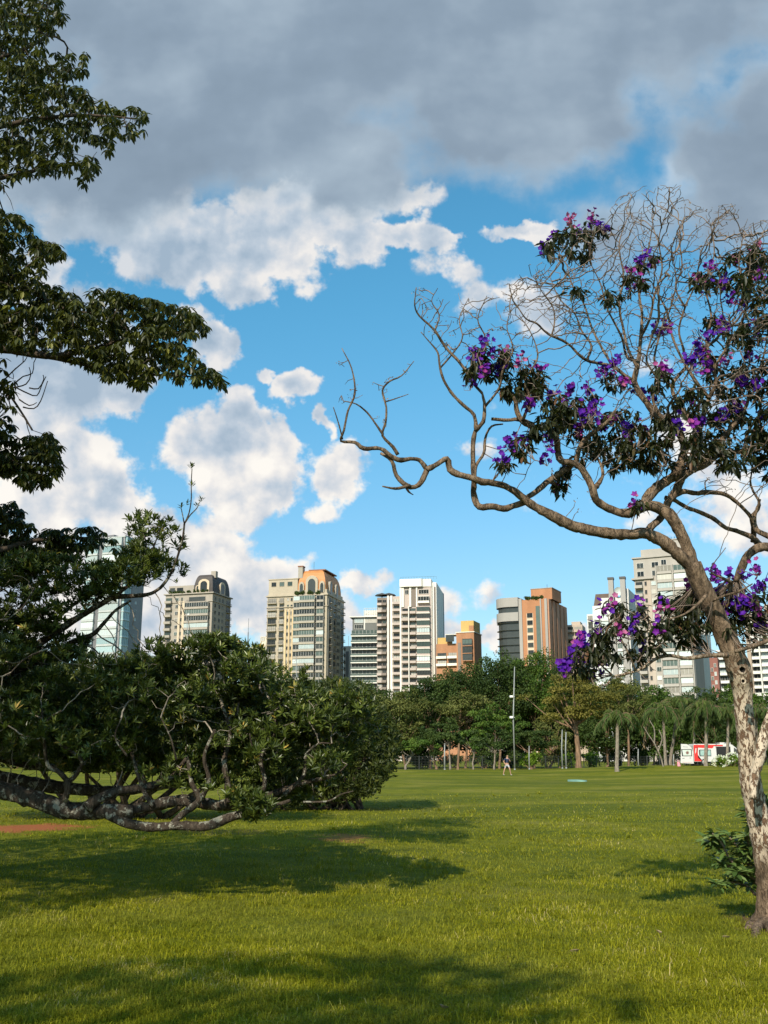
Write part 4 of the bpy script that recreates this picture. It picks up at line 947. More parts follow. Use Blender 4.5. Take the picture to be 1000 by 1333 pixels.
BT = [
 # label, px, top, bot, hw, base, mat, d, kw
 ('dense dark green tree behind, just right of the dark bush, under the balcony towers', 478, 886, 975, 46, 470, FD, 140, {}),
 ('olive tinged round tree below the white slab balcony block', 520, 893, 965, 40, 528, FO, 136, {}),
 ('dark rounded tree in front of the foot of the pinkish balcony tower', 560, 872, 960, 38, 560, FD, 142, {}),
 ('dark tree with small pale tufts in front of the orange and yellow block', 608, 858, 950, 40, 606, FD, 146, dict(kind='round')),
 ('tallest deep green tree, its top against the white cloud left of the brick tower', 652, 846, 950, 40, 650, FD, 144, dict(kind='tall')),
 ('broad deep green tree below the rounded balconies of the brick tower', 697, 842, 940, 42, 695, FG, 146, dict(kind='round')),
 ('wide flat topped olive tree in layered tiers left of the tall lamp pole', 600, 895, 945, 48, 596, FO, 124, dict(kind='flat', tw=4)),
 ('fresh green layered tree whose top is just left of the lamp pole', 645, 908, 975, 36, 644, FG, 118, dict(kind='flat', tw=3)),
 ('large olive yellow tree with a stout orange brown trunk and forked limbs', 748, 858, 958, 62, 753, FY, 116, dict(kind='flat', tw=9, forkz=3.4, n=70)),
 ('very dark layered tree behind the lamp pole, low and wide', 688, 935, 985, 38, 694, FD, 128, dict(kind='flat', tw=3)),
 ('small bright green tree with a pale slanting trunk, left end of the far row', 541, 955, 984, 28, 528, FG, 104, dict(kind='flat', tw=3.2, bark='p', lf=.24)),
 ('young dark crowned tree on a thin straight pale trunk in the far row', 584, 932, 975, 26, 586, FD, 108, dict(kind='flat', tw=3, bark='p', lf=.26)),
 ('slim young tree with a forked grey stem between two pale trunks', 618, 945, 980, 24, 616, FG, 116, dict(kind='flat', tw=2.6, bark='p')),
 ('young spreading tree directly left of the walking person', 645, 942, 982, 34, 643, FD, 106, dict(kind='flat', tw=3, bark='p', lf=.26)),
 ('leaning reddish stemmed tree deep in the shade of the far row', 563, 940, 975, 22, 568, FD, 132, dict(tw=4)),
 ('sparse grey green tree behind the twin thin poles', 722, 930, 985, 30, 716, FO, 134, dict(lf=.3, dens=.8)),
 ('dark dense tree filling the gap behind the drooping palms', 790, 900, 985, 34, 790, FD, 140, {}),
 ('thin feathery pale olive tree below the white block with chimneys', 818, 872, 940, 30, 818, FO, 138, dict(dens=.7)),
 ('deep green tree behind the pair of palm trunks', 872, 905, 985, 38, 880, FG, 138, {}),
 ('shady tree right behind the red and white van', 930, 895, 980, 36, 930, FD, 134, {}),
 ('tree behind the pale trunk, below the slab balcony tower at right edge', 985, 895, 985, 36, 985, FG, 136, {}),
 ('dark green tree filling the dip between the bush and the pinkish tower', 540, 885, 975, 34, 545, FG, 150, {}),
 ('round tree under the right side of the orange and yellow block', 628, 872, 965, 34, 628, FG, 152, {}),
 ('dark tree below the gap between orange block and brick tower', 672, 868, 975, 34, 672, FD, 152, {}),
 ('tree under the right side of the brick tower, dark and broad', 728, 862, 975, 38, 728, FD, 152, {}),
 ('tree under the beige terraced block', 768, 876, 975, 32, 768, FG, 152, {}),
 ('tall dark tree below the white block with chimneys', 800, 880, 975, 34, 806, FD, 150, {}),
 ('tree under the very tall beige tower', 850, 888, 980, 34, 850, FG, 150, {}),
 ('tree under the blank white wall block', 905, 890, 980, 34, 905, FD, 150, {}),
 ('tree under the maroon brick block', 950, 888, 980, 34, 955, FG, 150, {}),
 ('tree past the right edge of the lawn, dark crowned', 1050, 880, 985, 46, 1050, FD, 132, {}),
 ('olive tree further out past the right edge', 1130, 875, 985, 50, 1130, FO, 136, {}),
 ('dark tree hidden behind the left bush, first of the far row', 415, 880, 980, 46, 415, FD, 138, {}),
 ('tall dark tree behind the left bush under the cream tower', 340, 880, 985, 44, 340, FG, 140, {}),
 ('wide dark tree behind the left bush under the mansard tower', 258, 885, 985, 48, 258, FD, 136, {}),
 ('dark tree behind the gnarled tree under the glass tower', 170, 885, 985, 46, 170, FD, 138, {}),
 ('dark round tree seen under the low limb at left', 80, 880, 985, 48, 80, FD, 134, {}),
 ('dark tree at the far left edge behind the gnarled tree', -10, 870, 985, 50, -10, FD, 132, {}),
]
for lab, px, top, bot, hw, base, mat, d, kw in BT:
    kw = dict(kw)
    if kw.get('bark') == 'p': kw['bark'] = bark_pale
    bg_tree(lab, px, top, bot, hw, base, mat, d, **kw)
# understory shrubs along the far fence
SH = [(455, 975, 20, FD, 128), (500, 968, 16, FG, 140), (548, 978, 18, FD, 146), (590, 975, 18, FD, 146), (632, 972, 20, FD, 146), (672, 975, 18, FD, 146), (691, 978, 16, FL, 120), (712, 970, 16, FD, 145), (738, 978, 14, FL, 130), (768, 976, 16, FL, 128),
      (800, 975, 20, FD, 146), (836, 972, 20, FD, 146), (868, 975, 20, FD, 146), (905, 970, 20, FG, 146), (950, 970, 24, FG, 146), (1000, 968, 24, FD, 146), (1060, 966, 28, FD, 146), (400, 972, 30, FD, 146), (340, 972, 30, FD, 146), (280, 972, 30, FD, 146), (215, 972, 30, FD, 146), (150, 975, 30, FD, 146), (85, 975, 30, FD, 146), (20, 975, 30, FD, 146)]
snames = {FD: 'dark green', FG: 'mid green', FL: 'lime green'}
for i, (px, top, hw, mat, d) in enumerate(SH):
    place = ['beside the dark left bush', 'right of the dark left bush', 'behind the small bright tree', 'behind the thin straight trunk', 'behind the forked grey stem', 'behind the walking person', 'with yellowish leaves right of the lamp pole', 'left of the twin poles', 'left of the stout orange trunk', 'right of the stout orange trunk',
             'left of the single short palm', 'right of the single short palm', 'behind the twin palm trunks', 'behind the van rear', 'behind the van front', 'behind the pale trunk', 'past the right edge', 'behind the far left bush, end nearest its tip', 'under the cream tower', 'under the mansard tower', 'behind the bare shoot', 'under the glass tower', 'seen below the low limb', 'at the far left edge'][i]
    a = P(px, 985, d); zt = P(px, top, d)[2]; g = float(gz(a[0], d)); rx = hw * d / 1338; rz = (zt - g) / 2
    t = thing('shrub', f'{snames[mat]} understory shrub {place}', 'shrub', (a[0], d, g), 'shrubs under the far trees')
    mb = MB(); c = np.array((a[0], d, g + rz))
    cc, rr = crown(mb, c, rx, rx * .7, rz * .8, 18, 80, .26, .8, .3, .34)
    st = MB()
    for e in cc[::3]: st.tube(np.array([(a[0] + R.normal(0, .1), d, g - .1), (a[0] * .5 + e[0] * .5, d, g + .4), e]), [.06, .04, .02], 5)
    st.obj('stem', bark_far, t); mb.obj('foliage', mat, t)
FDEEP = far_leaf('leaf_wood', (.010, .02, .006), (.02, .036, .009), (.04, .06, .014))
w = MB()
for x in np.arange(-95, 100, 4.6):
    c = np.array((x, 158 + R.normal(0, 2), 5.0 + R.normal(0, .9))); crown(w, c, 4.4, 3, 5.6, 34, 90, .5, .8, .3, .3)
tag(w.obj('wood', FDEEP), 'deep shaded woodland mass filling the gaps behind the row of park trees', 'woodland', kind='stuff')

# ------------------------------------------------------------ the big rounded bush at left, beyond the low limb
def bush(label, poly, d, depth, mat, n, base_x, name='bush', seed_up=.3, L=(.14, .22)):
    b = G(base_x, 1040 if d < 40 else 1020); b = np.array((P(base_x, 1000, d)[0], d, 0)); g = float(gz(b[0], b[1]))
    t = thing(name, label, 'bush', (b[0], b[1], g))
    C = poly_points(poly, n, d, depth)
    C = C[C[:, 2] > g + .05]
    k = np.sin(C[:, 0] * 2.3 + np.sin(C[:, 2] * 2)) * np.sin(C[:, 2] * 2.7 + C[:, 1] * .7); C = C[(k > -.6) | (R.random(len(C)) < .5)]
    le = MB(); n_ = R.integers(5, 8, len(C)); idx = np.repeat(np.arange(len(C)), n_); N = len(idx)
    up = np.array((.15, -.4, .8)); d_ = unit(rdir(N) * 1.0 + up)
    rc = R.beta(2, 3, len(C))[idx]
    le.leaf4(C[idx] + R.normal(0, .06, (N, 3)), d_, rdir(N, .5), R.uniform(*L, N), R.uniform(.05, .085, N), 0, np.clip(rc + R.normal(0, .12, N), 0, 1))
    st = MB()
    for i in range(14):
        e = C[R.integers(len(C))]; s = (b[0] + R.normal(0, .5), b[1] + R.normal(0, .4), g - .1)
        l = smooth_line([(*s, .10), (*((np.array(s) + e) / 2 + R.normal(0, .25, 3)), .06), (*e, .02)], .3); st.tube(l[:, :3], l[:, 3], 6, 0, .05)
    st.obj('stem', bark_dark, t); le.obj('foliage', mat, t)
bush('big dark rounded bush on the lawn past the tip of the low limb', [(330, 890), (395, 893), (430, 886), (455, 888), (474, 893), (490, 908), (505, 930), (516, 952), (521, 975), (514, 995), (512, 1008), (498, 1022), (488, 1034), (460, 1044), (420, 1048), (380, 1050), (330, 1048)], 35.5, 2.2, leaf_bush, 5200, 440)
bush('tall shadowy bush behind the gnarled tree, below the glass tower', [(-60, 850), (0, 856), (40, 850), (70, 862), (100, 868), (130, 866), (148, 856), (158, 862), (176, 850), (186, 852), (200, 872), (260, 890), (330, 900), (330, 1002), (250, 1006), (120, 1000), (0, 996), (-60, 996)], 27, 2.4, leaf_bush, 7500, 150)

# ------------------------------------------------------------ palms
def palm(label, px, top, base, d, crown_py, ff=18, fl=3.0, tw=4.5, twin=None):
    bx = P(base, 995, d)[0]; g = float(gz(bx, d)); hub = P(px, crown_py, d)
    t = thing('palm_tree', label, 'palm', (bx, d, g), 'feathery palms at the right of the lawn')
    def one(bx, hub, mbt, mbf):
        r = tw * .5 * d / 1338
        l = smooth_line([(bx, d, g - .1, r * 1.5), (bx, d, g + .4, r * 1.15), ((bx + hub[0]) / 2, d, (g + hub[2]) / 2, r), (*hub, r * .9)], .22)
        rad = l[:, 3] * (1 + .06 * (np.arange(len(l)) % 2)); mbt.tube(l[:, :3], rad, 10, 0)
        for k in range(int(ff * 1.4)):
            az = k * 2.4 + R.normal(0, .2); el = R.uniform(.2, 1.5); Lf = fl * R.uniform(.85, 1.3)
            s = np.linspace(0, 1, 12); hd = np.array((math.cos(az), math.sin(az)))
            sag = R.uniform(.9, 1.45)
            hor = Lf * (np.sin(s * 1.25) / 1.1) * math.cos(el) * (1.0) + .12 * s
            ver = Lf * (s * math.sin(el) * .9 - sag * .62 * s ** 2.1)
            pts = hub + np.stack([hd[0] * hor, hd[1] * hor, ver + .15], 1)
            mbf.tube(pts, np.linspace(.03, .008, 12), 4, 1, cap=False)
            tg = unit(np.gradient(pts, axis=0)); nn = 95; q = R.uniform(.12, 1, nn); ii = np.clip((q * 11), 0, 10.99); i0 = ii.astype(int); f = (ii - i0)[:, None]
            pp = pts[i0] * (1 - f) + pts[i0 + 1] * f; tt = tg[i0]
            side = np.where(R.random(nn) < .5, 1, -1)[:, None] * unit(np.cross(tt, (0, 0, 1.)))
            dd = unit(side * .8 + tt * .5 + R.normal(0, .2, (nn, 3)) + np.array((0, 0, -.75)))
            mbf.leaf4(pp, dd, np.tile((0, -.3, 1.), (nn, 1)), R.uniform(.5, .95, nn) * (fl / 3), .075, 0, np.clip(R.normal(.35 + .3 * (el > .9), .18, nn), 0, 1))
    a = MB(); b = MB()
    one(bx, hub, a, b)
    a.obj('trunk', bark_pale, t, smooth=True); b.obj('crown', [FP, bark_far], t)
    return t, hub, g
palm('short single palm with a grey trunk standing forward on the grass', 804, 905, 803, 98, 938, 20, 2.6, 4.6)
pA, hubA, gA = palm('palm with an orange flower spray and a hanging dead frond on its left', 863, 880, 867, 108, 928, 22, 3.1, 3.6)
palm('palm leaning right, right one of the two close trunks', 882, 882, 873, 109, 920, 20, 3.0, 3.6)
palm('palm whose trunk crosses the gap between the van and its open door', 905, 900, 902, 106, 940, 20, 2.7, 2.8)
palm('dark palm in front of the window side of the red and white van', 920, 882, 919, 104, 925, 22, 2.9, 4.4)
palm('palm in front of the dark side opening of the van', 948, 890, 947, 104, 932, 22, 2.8, 3.6)
palm('palm half hidden behind the pale blotched trunk', 985, 890, 984, 110, 930, 20, 2.9, 3.6)
palm('palm partly cut off by the right edge', 1022, 885, 1020, 106, 928, 20, 3.0, 3.8)
orange = surf('spathe_orange', (.75, .34, .02), .6, .1, 8)
sp = MB()
for k in range(26):
    az = R.uniform(1.8, 4.6); dd = np.array((math.cos(az) * 1.0, -abs(math.sin(az)) * .6, R.uniform(-.1, .35))); e = hubA + np.array((-.1, -.25, -.1)) + unit(dd) * R.uniform(.6, 1.05)
    s = hubA + np.array((-.05, -.2, 0)); l = smooth_line([(*s, .03), (*((s + e) / 2 + (0, 0, .1)), .02), (*e, .012)], .1); sp.tube(l[:, :3], l[:, 3], 4, 0)
sp.obj('flower_spray', orange, pA)
df = MB(); dn = P(838, 972, 108); s = hubA + np.array((-.2, -.3, -.2)); m1 = P(846, 935, 107.6)
l = smooth_line([(*s, .05), (*m1, .05), (*P(840, 955, 107.6), .03), (*dn, .01)], .1); df.tube(l[:, :3], l[:, 3], 5, 0)
k = len(l); idx = R.integers(3, k, 110); df.leaf4(l[idx, :3], R.normal(0, .35, (110, 3)) + np.array((-.1, 0, -1)), rdir(110), R.uniform(.3, .55, 110), .06)
df.obj('dead_frond', leafmat('frond_dead', [(0, (.16, .10, .05)), (1, (.36, .26, .15))], .2), pA)

# small pale bare stem leaning left of the palm pair, white flowering shrub near the van
t = thing('bare_sapling', 'thin pale leaning stem forking upward left of the two close palm trunks', 'sapling', tuple(P(864, 1000, 104) * (1, 1, 0)))
m = MB()
for pts in ([(864, 1000), (860, 985), (852, 968), (844, 956), (838, 946)], [(852, 968), (852, 950), (846, 938)], [(857, 978), (862, 962), (858, 950)]):
    l = trace(pts, 2, 1, 104, 104, .2); m.tube(l[:, :3], l[:, 3], 6)
m.obj('stem', bark_pale, t)
wf = leafmat('petal_white', [(0, (.55, .6, .38)), (1, (.85, .86, .72))], .2, noise=False)
def flower_shrub(label, x0, x1, top, d, n):
    a = P((x0 + x1) / 2, 990, d); g = float(gz(a[0], d)); t = thing('flowering_shrub', label, 'shrub', (a[0], d, g), 'white flowering shrubs by the van')
    mb = MB(); zt = P(x0, top, d)[2]; rx = (x1 - x0) / 2 * d / 1338; c = np.array((a[0], d, g + (zt - g) / 2))
    cc, rr = crown(mb, c, rx, .7, (zt - g) / 2, 14, 90, .14, .8, .3, .34)
    f = MB(); p = c + rdir(n, .3) * np.array((rx * 1.15, .9, (zt - g) * .58)); p = p[p[:, 2] > g + .1]
    for k in range(4): f.leaf4(p + R.normal(0, .03, p.shape), rdir(len(p), .5), rdir(len(p)), .13, .11)
    st = MB()
    for e in cc[::2]: st.tube(np.array([(a[0], d, g - .05), e]), [.03, .01], 4)
    st.obj('stem', bark_far, t); mb.obj('foliage', FL, t); f.obj('blossoms', wf, t)
flower_shrub('bushy shrub dotted with white flowers below the van side opening', 929, 948, 985, 101, 70)
flower_shrub('shrub dotted with white flowers between the van front and the pale trunk', 946, 966, 981, 102, 60)

# ------------------------------------------------------------ poles, fence, small things
galv = surf('metal_galvanised', (.26, .27, .26), .5, .08, 3, metal=.2)
paint_w = surf('paint_white', (.80, .79, .76), .45, .04, 3)
grey_d = surf('metal_dark', (.05, .055, .055), .5, .1, 3)
lens_m = surf('lamp_lens', (.75, .78, .78), .2, .02, 3)
def pole(label, px, top, d, w, lamps=(), name='lamp_post', cat='lamp post', group=None, lean=0, mat=galv):
    a = P(px, 990, d); g = float(gz(a[0], d)); top_p = P(px + lean, top, d); h = top_p[2] - g; r = w * .5 * d / 1338
    t = thing(name, label, cat, (a[0], d, g), group)
    m = MB(); m.tube(np.array([(a[0], d, g - .2), (a[0] + lean * .3 * d / 1338, d, g + h * .5), (top_p[0], d, g + h)]), [r * 1.2, r, r * .7], 12)
    m.tube(np.array([(a[0], d, g - .05), (a[0], d, g + .12)]), r * 1.5, 12)
    m.obj('pole', mat, t, smooth=True)
    for (py, s) in lamps:
        c = P(px, py, d)
        b = MB(); b.tube(np.array([c, c + (s * .22, -.1, .05)]), .03, 6); b.box(c[0] + min(s * .22, s * .52), c[0] + max(s * .22, s * .52), d - .3, d + .1, c[2] - .08, c[2] + .12)
        l = b.obj('lamp_head', paint_w, t)
        q = MB(); q.box(c[0] + min(s * .26, s * .48), c[0] + max(s * .26, s * .48), d - .25, d + .05, c[2] - .105, c[2] - .08); q.obj('lens', lens_m, l)
    return t
pole('tall pale lamp pole with two side floodlights rising above the far trees', 670, 868, 105, 1.8, [(907, -1), (934, -1)])
pole('left one of two thin grey poles beside the stout orange trunk', 732, 950, 108, 1.7, name='pole', cat='pole', group='thin poles at the lawn edge')
pole('right one of two thin grey poles beside the stout orange trunk', 737, 953, 108, 1.8, name='pole', cat='pole', group='thin poles at the lawn edge')
pole('short pale post amid the shrubs right of the lamp pole', 689, 971, 112, 1.6, name='post', cat='post', group='thin poles at the lawn edge')
pole('short pale post left of the van open door', 877, 982, 106, 1.5, name='post', cat='post', group='thin poles at the lawn edge')
pole('white post standing between the small pale trunks of the far row', 579, 968, 116, 2, name='post', cat='post', group='thin poles at the lawn edge')
pole('slim grey pole in the shade right of the single short palm', 831, 975, 118, 1.7, name='post', cat='post', group='thin poles at the lawn edge')
pole('very tall thin lamp mast in front of the beige mansard tower', 243, 797, 170, 1.3, [(800, 1)], group='tall masts against the towers', lean=0)
pole('very tall thin lamp mast in front of the cream tower with orange dome', 386, 856, 170, 1.3, [(860, -1)], group='tall masts against the towers')
def mast(label, px, top, d, py0=990):
    a = P(px, 985, d); h = P(px, top, d)[2]; t = thing('antenna_mast', label, 'antenna', (a[0], d, 0), 'distant antenna masts')
    m = MB(); s = .9
    for sx, sy in ((-1, -1), (1, -1), (1, 1), (-1, 1)): m.tube(np.array([(a[0] + sx * s, d + sy * s, -.2), (a[0] + sx * .12, d + sy * .12, h * .9)]), [.14, .1], 4)
    for k in range(26):
        z0 = h * .9 * k / 26; z1 = h * .9 * (k + 1) / 26; e = s * (1 - k / 29.); q = 1 if k % 2 else -1
        m.tube(np.array([(a[0] - q * e, d - e, z0), (a[0] + q * e, d - e, z1)]), .06, 4); m.tube(np.array([(a[0] - q * e, d + e, z1), (a[0] + q * e, d + e, z0)]), .06, 4)
    m.tube(np.array([(a[0], d, h * .88), (a[0], d, h)]), .12, 5)
    m.obj('lattice', surf('mast_grey', (.22, .24, .27), .6, .1), t)
mast('thin lattice antenna mast between the mansard tower and the cream tower', 318, 805, 480)
mast('small dark antenna mast behind the narrow white block', 452.5, 828, 520)

def fence(x0, x1, d, top):
    a = P(x0, 990, d); b = P(x1, 990, d); n = 34
    t = thing('mesh_fence', 'low dark wire mesh fence under the trees at the far lawn edge', 'fence', tuple((a + b) / 2 * (1, 1, 0)))
    h = P(x0, top, d)[2]
    for i in range(n + 1):
        x = a[0] + (b[0] - a[0]) * i / n; g = float(gz(x, d)); m = MB(); m.tube(np.array([(x, d, g - .1), (x, d, h)]), .045, 8); m.obj('post', grey_d, t)
    m = MB()
    for z in np.linspace(.15, h - .08, 9): m.tube(np.array([(a[0], d - .06, z), (b[0], d - .06, z)]), .012, 4)
    for x in np.arange(a[0], b[0], .4): m.tube(np.array([(x, d - .075, .05), (x, d - .075, h - .05)]), .010, 4)
    m.obj('wire_mesh', grey_d, t)
fence(480, 1040, 124, 984)

tb = MB(); g = G(752, 1017); k = 14; aa = np.linspace(0, 2 * np.pi, k, endpoint=False); rr = 1 + R.normal(0, .12, k)
zz = float(gz(g[0], g[1])); top = [(g[0] + math.cos(q) * .62 * r, g[1] + math.sin(q) * 1.6 * r, zz + .09 + R.normal(0, .01)) for q, r in zip(aa, rr)]
bot = [(x, y, zz - .03) for x, y, z in top]
tb.add(top + bot + [(g[0], g[1], zz + .13)], [(k + i, k + (i + 1) % k, (i + 1) % k, i) for i in range(k)], [(i, (i + 1) % k, 2 * k) for i in range(k)])
tag(tb.obj('ground_sheet', surf('cloth_aqua', (.16, .30, .24), .7, .1, 2), loc=(g[0], g[1], zz), smooth=True), 'small pale aqua cloth lying flat on the distant grass', 'cloth')
# dry fallen leaves in the foreground
dl = leafmat('leaf_dry', [(0, (.20, .14, .07)), (1, (.34, .26, .15))], .1)
for i, (px, py, lab) in enumerate(((584, 1326, 'pale dry curled leaf in the grass at the bottom edge'), (742, 1246, 'small dry leaf in the grass right of centre'), (862, 1222, 'dry straw coloured leaf in the grass left of the tree foot'), (952, 1228, 'dead brown leaf beside the tree foot'))):
    g = G(px, py); g[2] = float(gz(g[0], g[1])) + .045
    m = MB(); m.leaf8(g[None], rdir(1) * (1, 1, .2), np.array([[.2, .1, 1.]]), .085, .05, -.3, .4)
    tag(m.obj('fallen_leaf', dl, loc=g), lab, 'leaf', group='dry leaves fallen on the grass')
# kite-like panel in the bush
kc = P(208, 866, 16.5)
t = thing('toy_kite', 'small blue and pink pointed kite caught among the leaves in front of the mansard tower', 'kite', tuple(kc))
def kquad(p, name, mat, th=.006):
    m = MB(); v = [kc + np.array((x, -th, z)) for x, z in p] + [kc + np.array((x, th, z)) for x, z in p]; n = len(p)
    m.add(v, [(i, (i + 1) % n, n + (i + 1) % n, n + i) for i in range(n)] + ([(0, 1, 2, 3), (7, 6, 5, 4)] if n == 4 else []), None if n == 4 else [(0, 1, 2), (5, 4, 3)]); return m.obj(name, mat, t)
kquad([(-.058, 0), (.045, 0), (.03, .05), (-.02, .062)], 'blue_panel', surf('kite_blue', (.10, .34, .62), .5, .05))
kquad([(-.045, -.09), (.03, -.085), (.035, -.004), (-.05, -.004)], 'pink_panel', surf('kite_pink', (.62, .22, .25), .5, .05))
m = MB(); fr = np.array([kc + np.array((x, -.012, z)) for x, z in ((-.07, 0), (-.025, .072), (.005, .085), (.045, .06), (.06, 0), (-.07, -.002))]); m.tube(fr, .007, 5); m.obj('frame', paint_w, t)

# ------------------------------------------------------------ red and white van
def van():
    d = 104.0; s = d / 1338
    x0 = P(904, 990, d)[0]; g = .28 + .1; g = float(gz(x0 + 2, d)) 
    H = P(904, 968.5, d)[2] - g
    L = 5.4; x1 = x0 + L; W = 2.0
    t = thing('van', 'red and white van parked behind the palms with its rear door swung open', 'van', ((x0 + x1) / 2, d + W / 2, g))
    red = surf('paint_red', (.62, .035, .03), .3, .04, 2, spec=.5); wh = surf('paint_van_white', (.60, .59, .575), .3, .04, 2, spec=.5)
    gl = surf('glass_teal', (.30, .46, .43), .12, .15, 3, spec=.8); bk = surf('black_rubber_and_interior', (.015, .015, .016), .6, .1)
    # body section along its length (side profile), extruded across with rounded roof edges
    def profile(x): return x
    top = [(0, .42), (0, H * .93), (.12, H), (3.7, H), (4.0, H * .96), (4.75, H * .66), (5.3, H * .52), (L, H * .40), (L, .42)]
    m = MB(); n = len(top)
    rows = []
    for yy, sh in ((0, .06), (.07, 0), (W - .07, 0), (W, .06)):
        rows.append([(x0 + x, d + yy, g + (z - (sh if z > H * .6 else 0))) for x, z in top])
    v = [p for r in rows for p in r]
    q = []
    for r in range(3):
        for i in range(n): q.append((r * n + i, r * n + (i + 1) % n, (r + 1) * n + (i + 1) % n, (r + 1) * n + i))
    base = len(v); v += [(x0 + 2.5, d + 0, g + H * .5), (x0 + 2.5, d + W, g + H * .5)]
    tt = [((i + 1) % n, i, base) for i in range(n)] + [(3 * n + i, 3 * n + (i + 1) % n, base + 1) for i in range(n)]
    m.add(v, q, tt); body = m.obj('body', wh, t)
    y = d
    r = MB()   # red livery: rear panel with sweeping lower corner, roof band
    def plate(mb, pts, th=.012, off=0.0, mat=0):
        k = len(pts); a = [(x0 + x, y - off - th, g + z) for x, z in pts]; b = [(x0 + x, y - off, g + z) for x, z in pts]; c = np.mean(a, axis=0)
        mb.add(a + b + [tuple(c)], [(i, (i + 1) % k, k + (i + 1) % k, k + i) for i in range(k)], [(i, (i + 1) % k, 2 * k) for i in range(k)], mat)
    plate(r, [(0.02, .45), (.85, .45), (.62, .62), (.42, .8), (.40, H * .80), (.46, H * .84), (.02, H * .84)]); plate(r, [(.02, H * .84), (1.9, H * .80), (2.05, H * .86), (2.05, H * .96), (.02, H * .96)]); plate(r, [(2.05, H * .90), (3.0, H * .90), (3.0, H * .96), (2.05, H * .96)])
    r.obj('red_livery', red, t)
    wv = MB(); plate(wv, [(.13, H * .55), (.24, H * .62), (.30, H * .80), (.20, H * .80)], .02, .0); wv.obj('swoosh', wh, t)
    f = MB(); plate(f, [(.60, H * .44), (1.75, H * .44), (1.75, H * .74), (.60, H * .74), (.54, H * .70), (.54, H * .48)], .02); w_ = f.obj('window', grey_d, t)
    f = MB(); plate(f, [(.66, H * .47), (1.70, H * .47), (1.70, H * .71), (.66, H * .71)], .012, .02); f.obj('pane', gl, w_)
    f = MB(); plate(f, [(2.30, H * .30), (3.75, H * .30), (3.75, H * .88), (2.30, H * .88)], .014); f.obj('side_opening', bk, t)  # flat black plate; the unlit interior's darkness is put into its colour
    f = MB(); plate(f, [(4.05, H * .56), (4.75, H * .56), (4.55, H * .68), (4.12, H * .84)], .014); f.obj('cab_window', grey_d, t)
    f = MB(); f.box(x0 + 2.8, x0 + 3.9, d + .25, d + W - .25, g + H - .01, g + H + .16); f.obj('roof_unit', wh, t)
    mk = surf('mark_grey', (.45, .45, .46), .5, .1)
    f = MB()
    for k, z in enumerate((.36, .33, .30, .26)): plate(f, [(.75, H * z), (1.6 - .1 * (k % 2), H * z), (1.6 - .1 * (k % 2), H * z + .018), (.75, H * z + .018)], .006)
    f.obj('lettering_lines', mk, t)
    for wx in (1.0, 4.6):
        w = MB(); a = np.linspace(0, 2 * np.pi, 21); ring = np.stack([x0 + wx + np.cos(a) * .27, np.full(21, y + .06), g + .36 + np.sin(a) * .27], 1); w.tube(ring, .09, 8, cap=False); o = w.obj('wheel', bk, t, smooth=True)
        h = MB(); h.tube(np.array([(x0 + wx, y + .12, g + .36), (x0 + wx, y + .0, g + .36)]), .2, 16); h.obj('rim', galv, o)
    b = MB(); b.box(x0 - .14, x0 - .01, d + .1, d + W - .1, g + .38, g + .52); b.obj('bumper', grey_d, t)
    # open rear door, hinged at the near corner and swung towards the camera side
    dx0, dx1 = x0 - 1.32, x0 - .10
    pts = [(dx0 - .10, .28), (dx1, .22), (dx1 + .02, H * .62), (dx1 - .16, H * .86), (dx1 - .55, H * .99), (dx0 + .06, H * 1.0), (dx0 + .04, H * .76), (dx0 - .02, H * .5)]
    k = len(pts); m = MB(); a = [(x, d - .10, g + z) for x, z in pts]; bb = [(x, d - .02, g + z) for x, z in pts]; c = np.mean(a, axis=0); c2 = np.mean(bb, axis=0)
    m.add(a + bb + [tuple(c), tuple(c2)], [(i, (i + 1) % k, k + (i + 1) % k, k + i) for i in range(k)], [(i, (i + 1) % k, 2 * k) for i in range(k)] + [(k + (i + 1) % k, k + i, 2 * k + 1) for i in range(k)])
    dr = m.obj('rear_door', wh, t)
    def dp(pts, mat, off, name, par=dr):
        k = len(pts); m = MB(); a = [(x, d - .10 - off - .012, g + z) for x, z in pts]; b = [(x, d - .10 - off, g + z) for x, z in pts]
        m.add(a + b + [tuple(np.mean(a, axis=0))], [(i, (i + 1) % k, k + (i + 1) % k, k + i) for i in range(k)], [(i, (i + 1) % k, 2 * k) for i in range(k)]); return m.obj(name, mat, par)
    dp([(dx0 + .08, H * .44), (dx1 - .12, H * .44), (dx1 - .12, H * .76), (dx0 + .05, H * .76)], bk, 0, 'window')
    dp([(dx0 + .20, H * .47), (dx1 - .20, H * .47), (dx1 - .20, H * .73), (dx0 + .14, H * .73)], surf('glass_pale', (.55, .62, .56), .2, .05), .012, 'pane')
    ec = ((dx0 + dx1) / 2 + .03, H * .60); brown = surf('emblem_brown', (.20, .10, .08), .6, .1)
    star = []
    for q in range(16):
        an = q * math.pi / 8; rr = .20 if q % 2 == 0 else .11; star.append((ec[0] + math.cos(an) * rr, ec[1] + math.sin(an) * rr))
    dp(star, brown, .026, 'emblem')
    dp([(dx0 + .1, H * .335), (dx0 + .32, H * .335), (dx0 + .32, H * .355), (dx0 + .1, H * .355)], bk, .002, 'latch'); dp([(dx1 - .4, H * .35), (dx1 - .25, H * .35), (dx1 - .25, H * .37), (dx1 - .4, H * .37)], bk, .002, 'latch')
    dp([(dx0 + .08, H * .155), (dx1 - .15, H * .15), (dx1 - .15, H * .17), (dx0 + .08, H * .175)], surf('mark_pink', (.62, .42, .40), .5, .1), .002, 'stripe')
    dp([(dx0 + .25, H * .86), (dx1 - .5, H * .84), (dx1 - .5, H * .88), (dx0 + .25, H * .90)], mk, .002, 'lettering')
van()

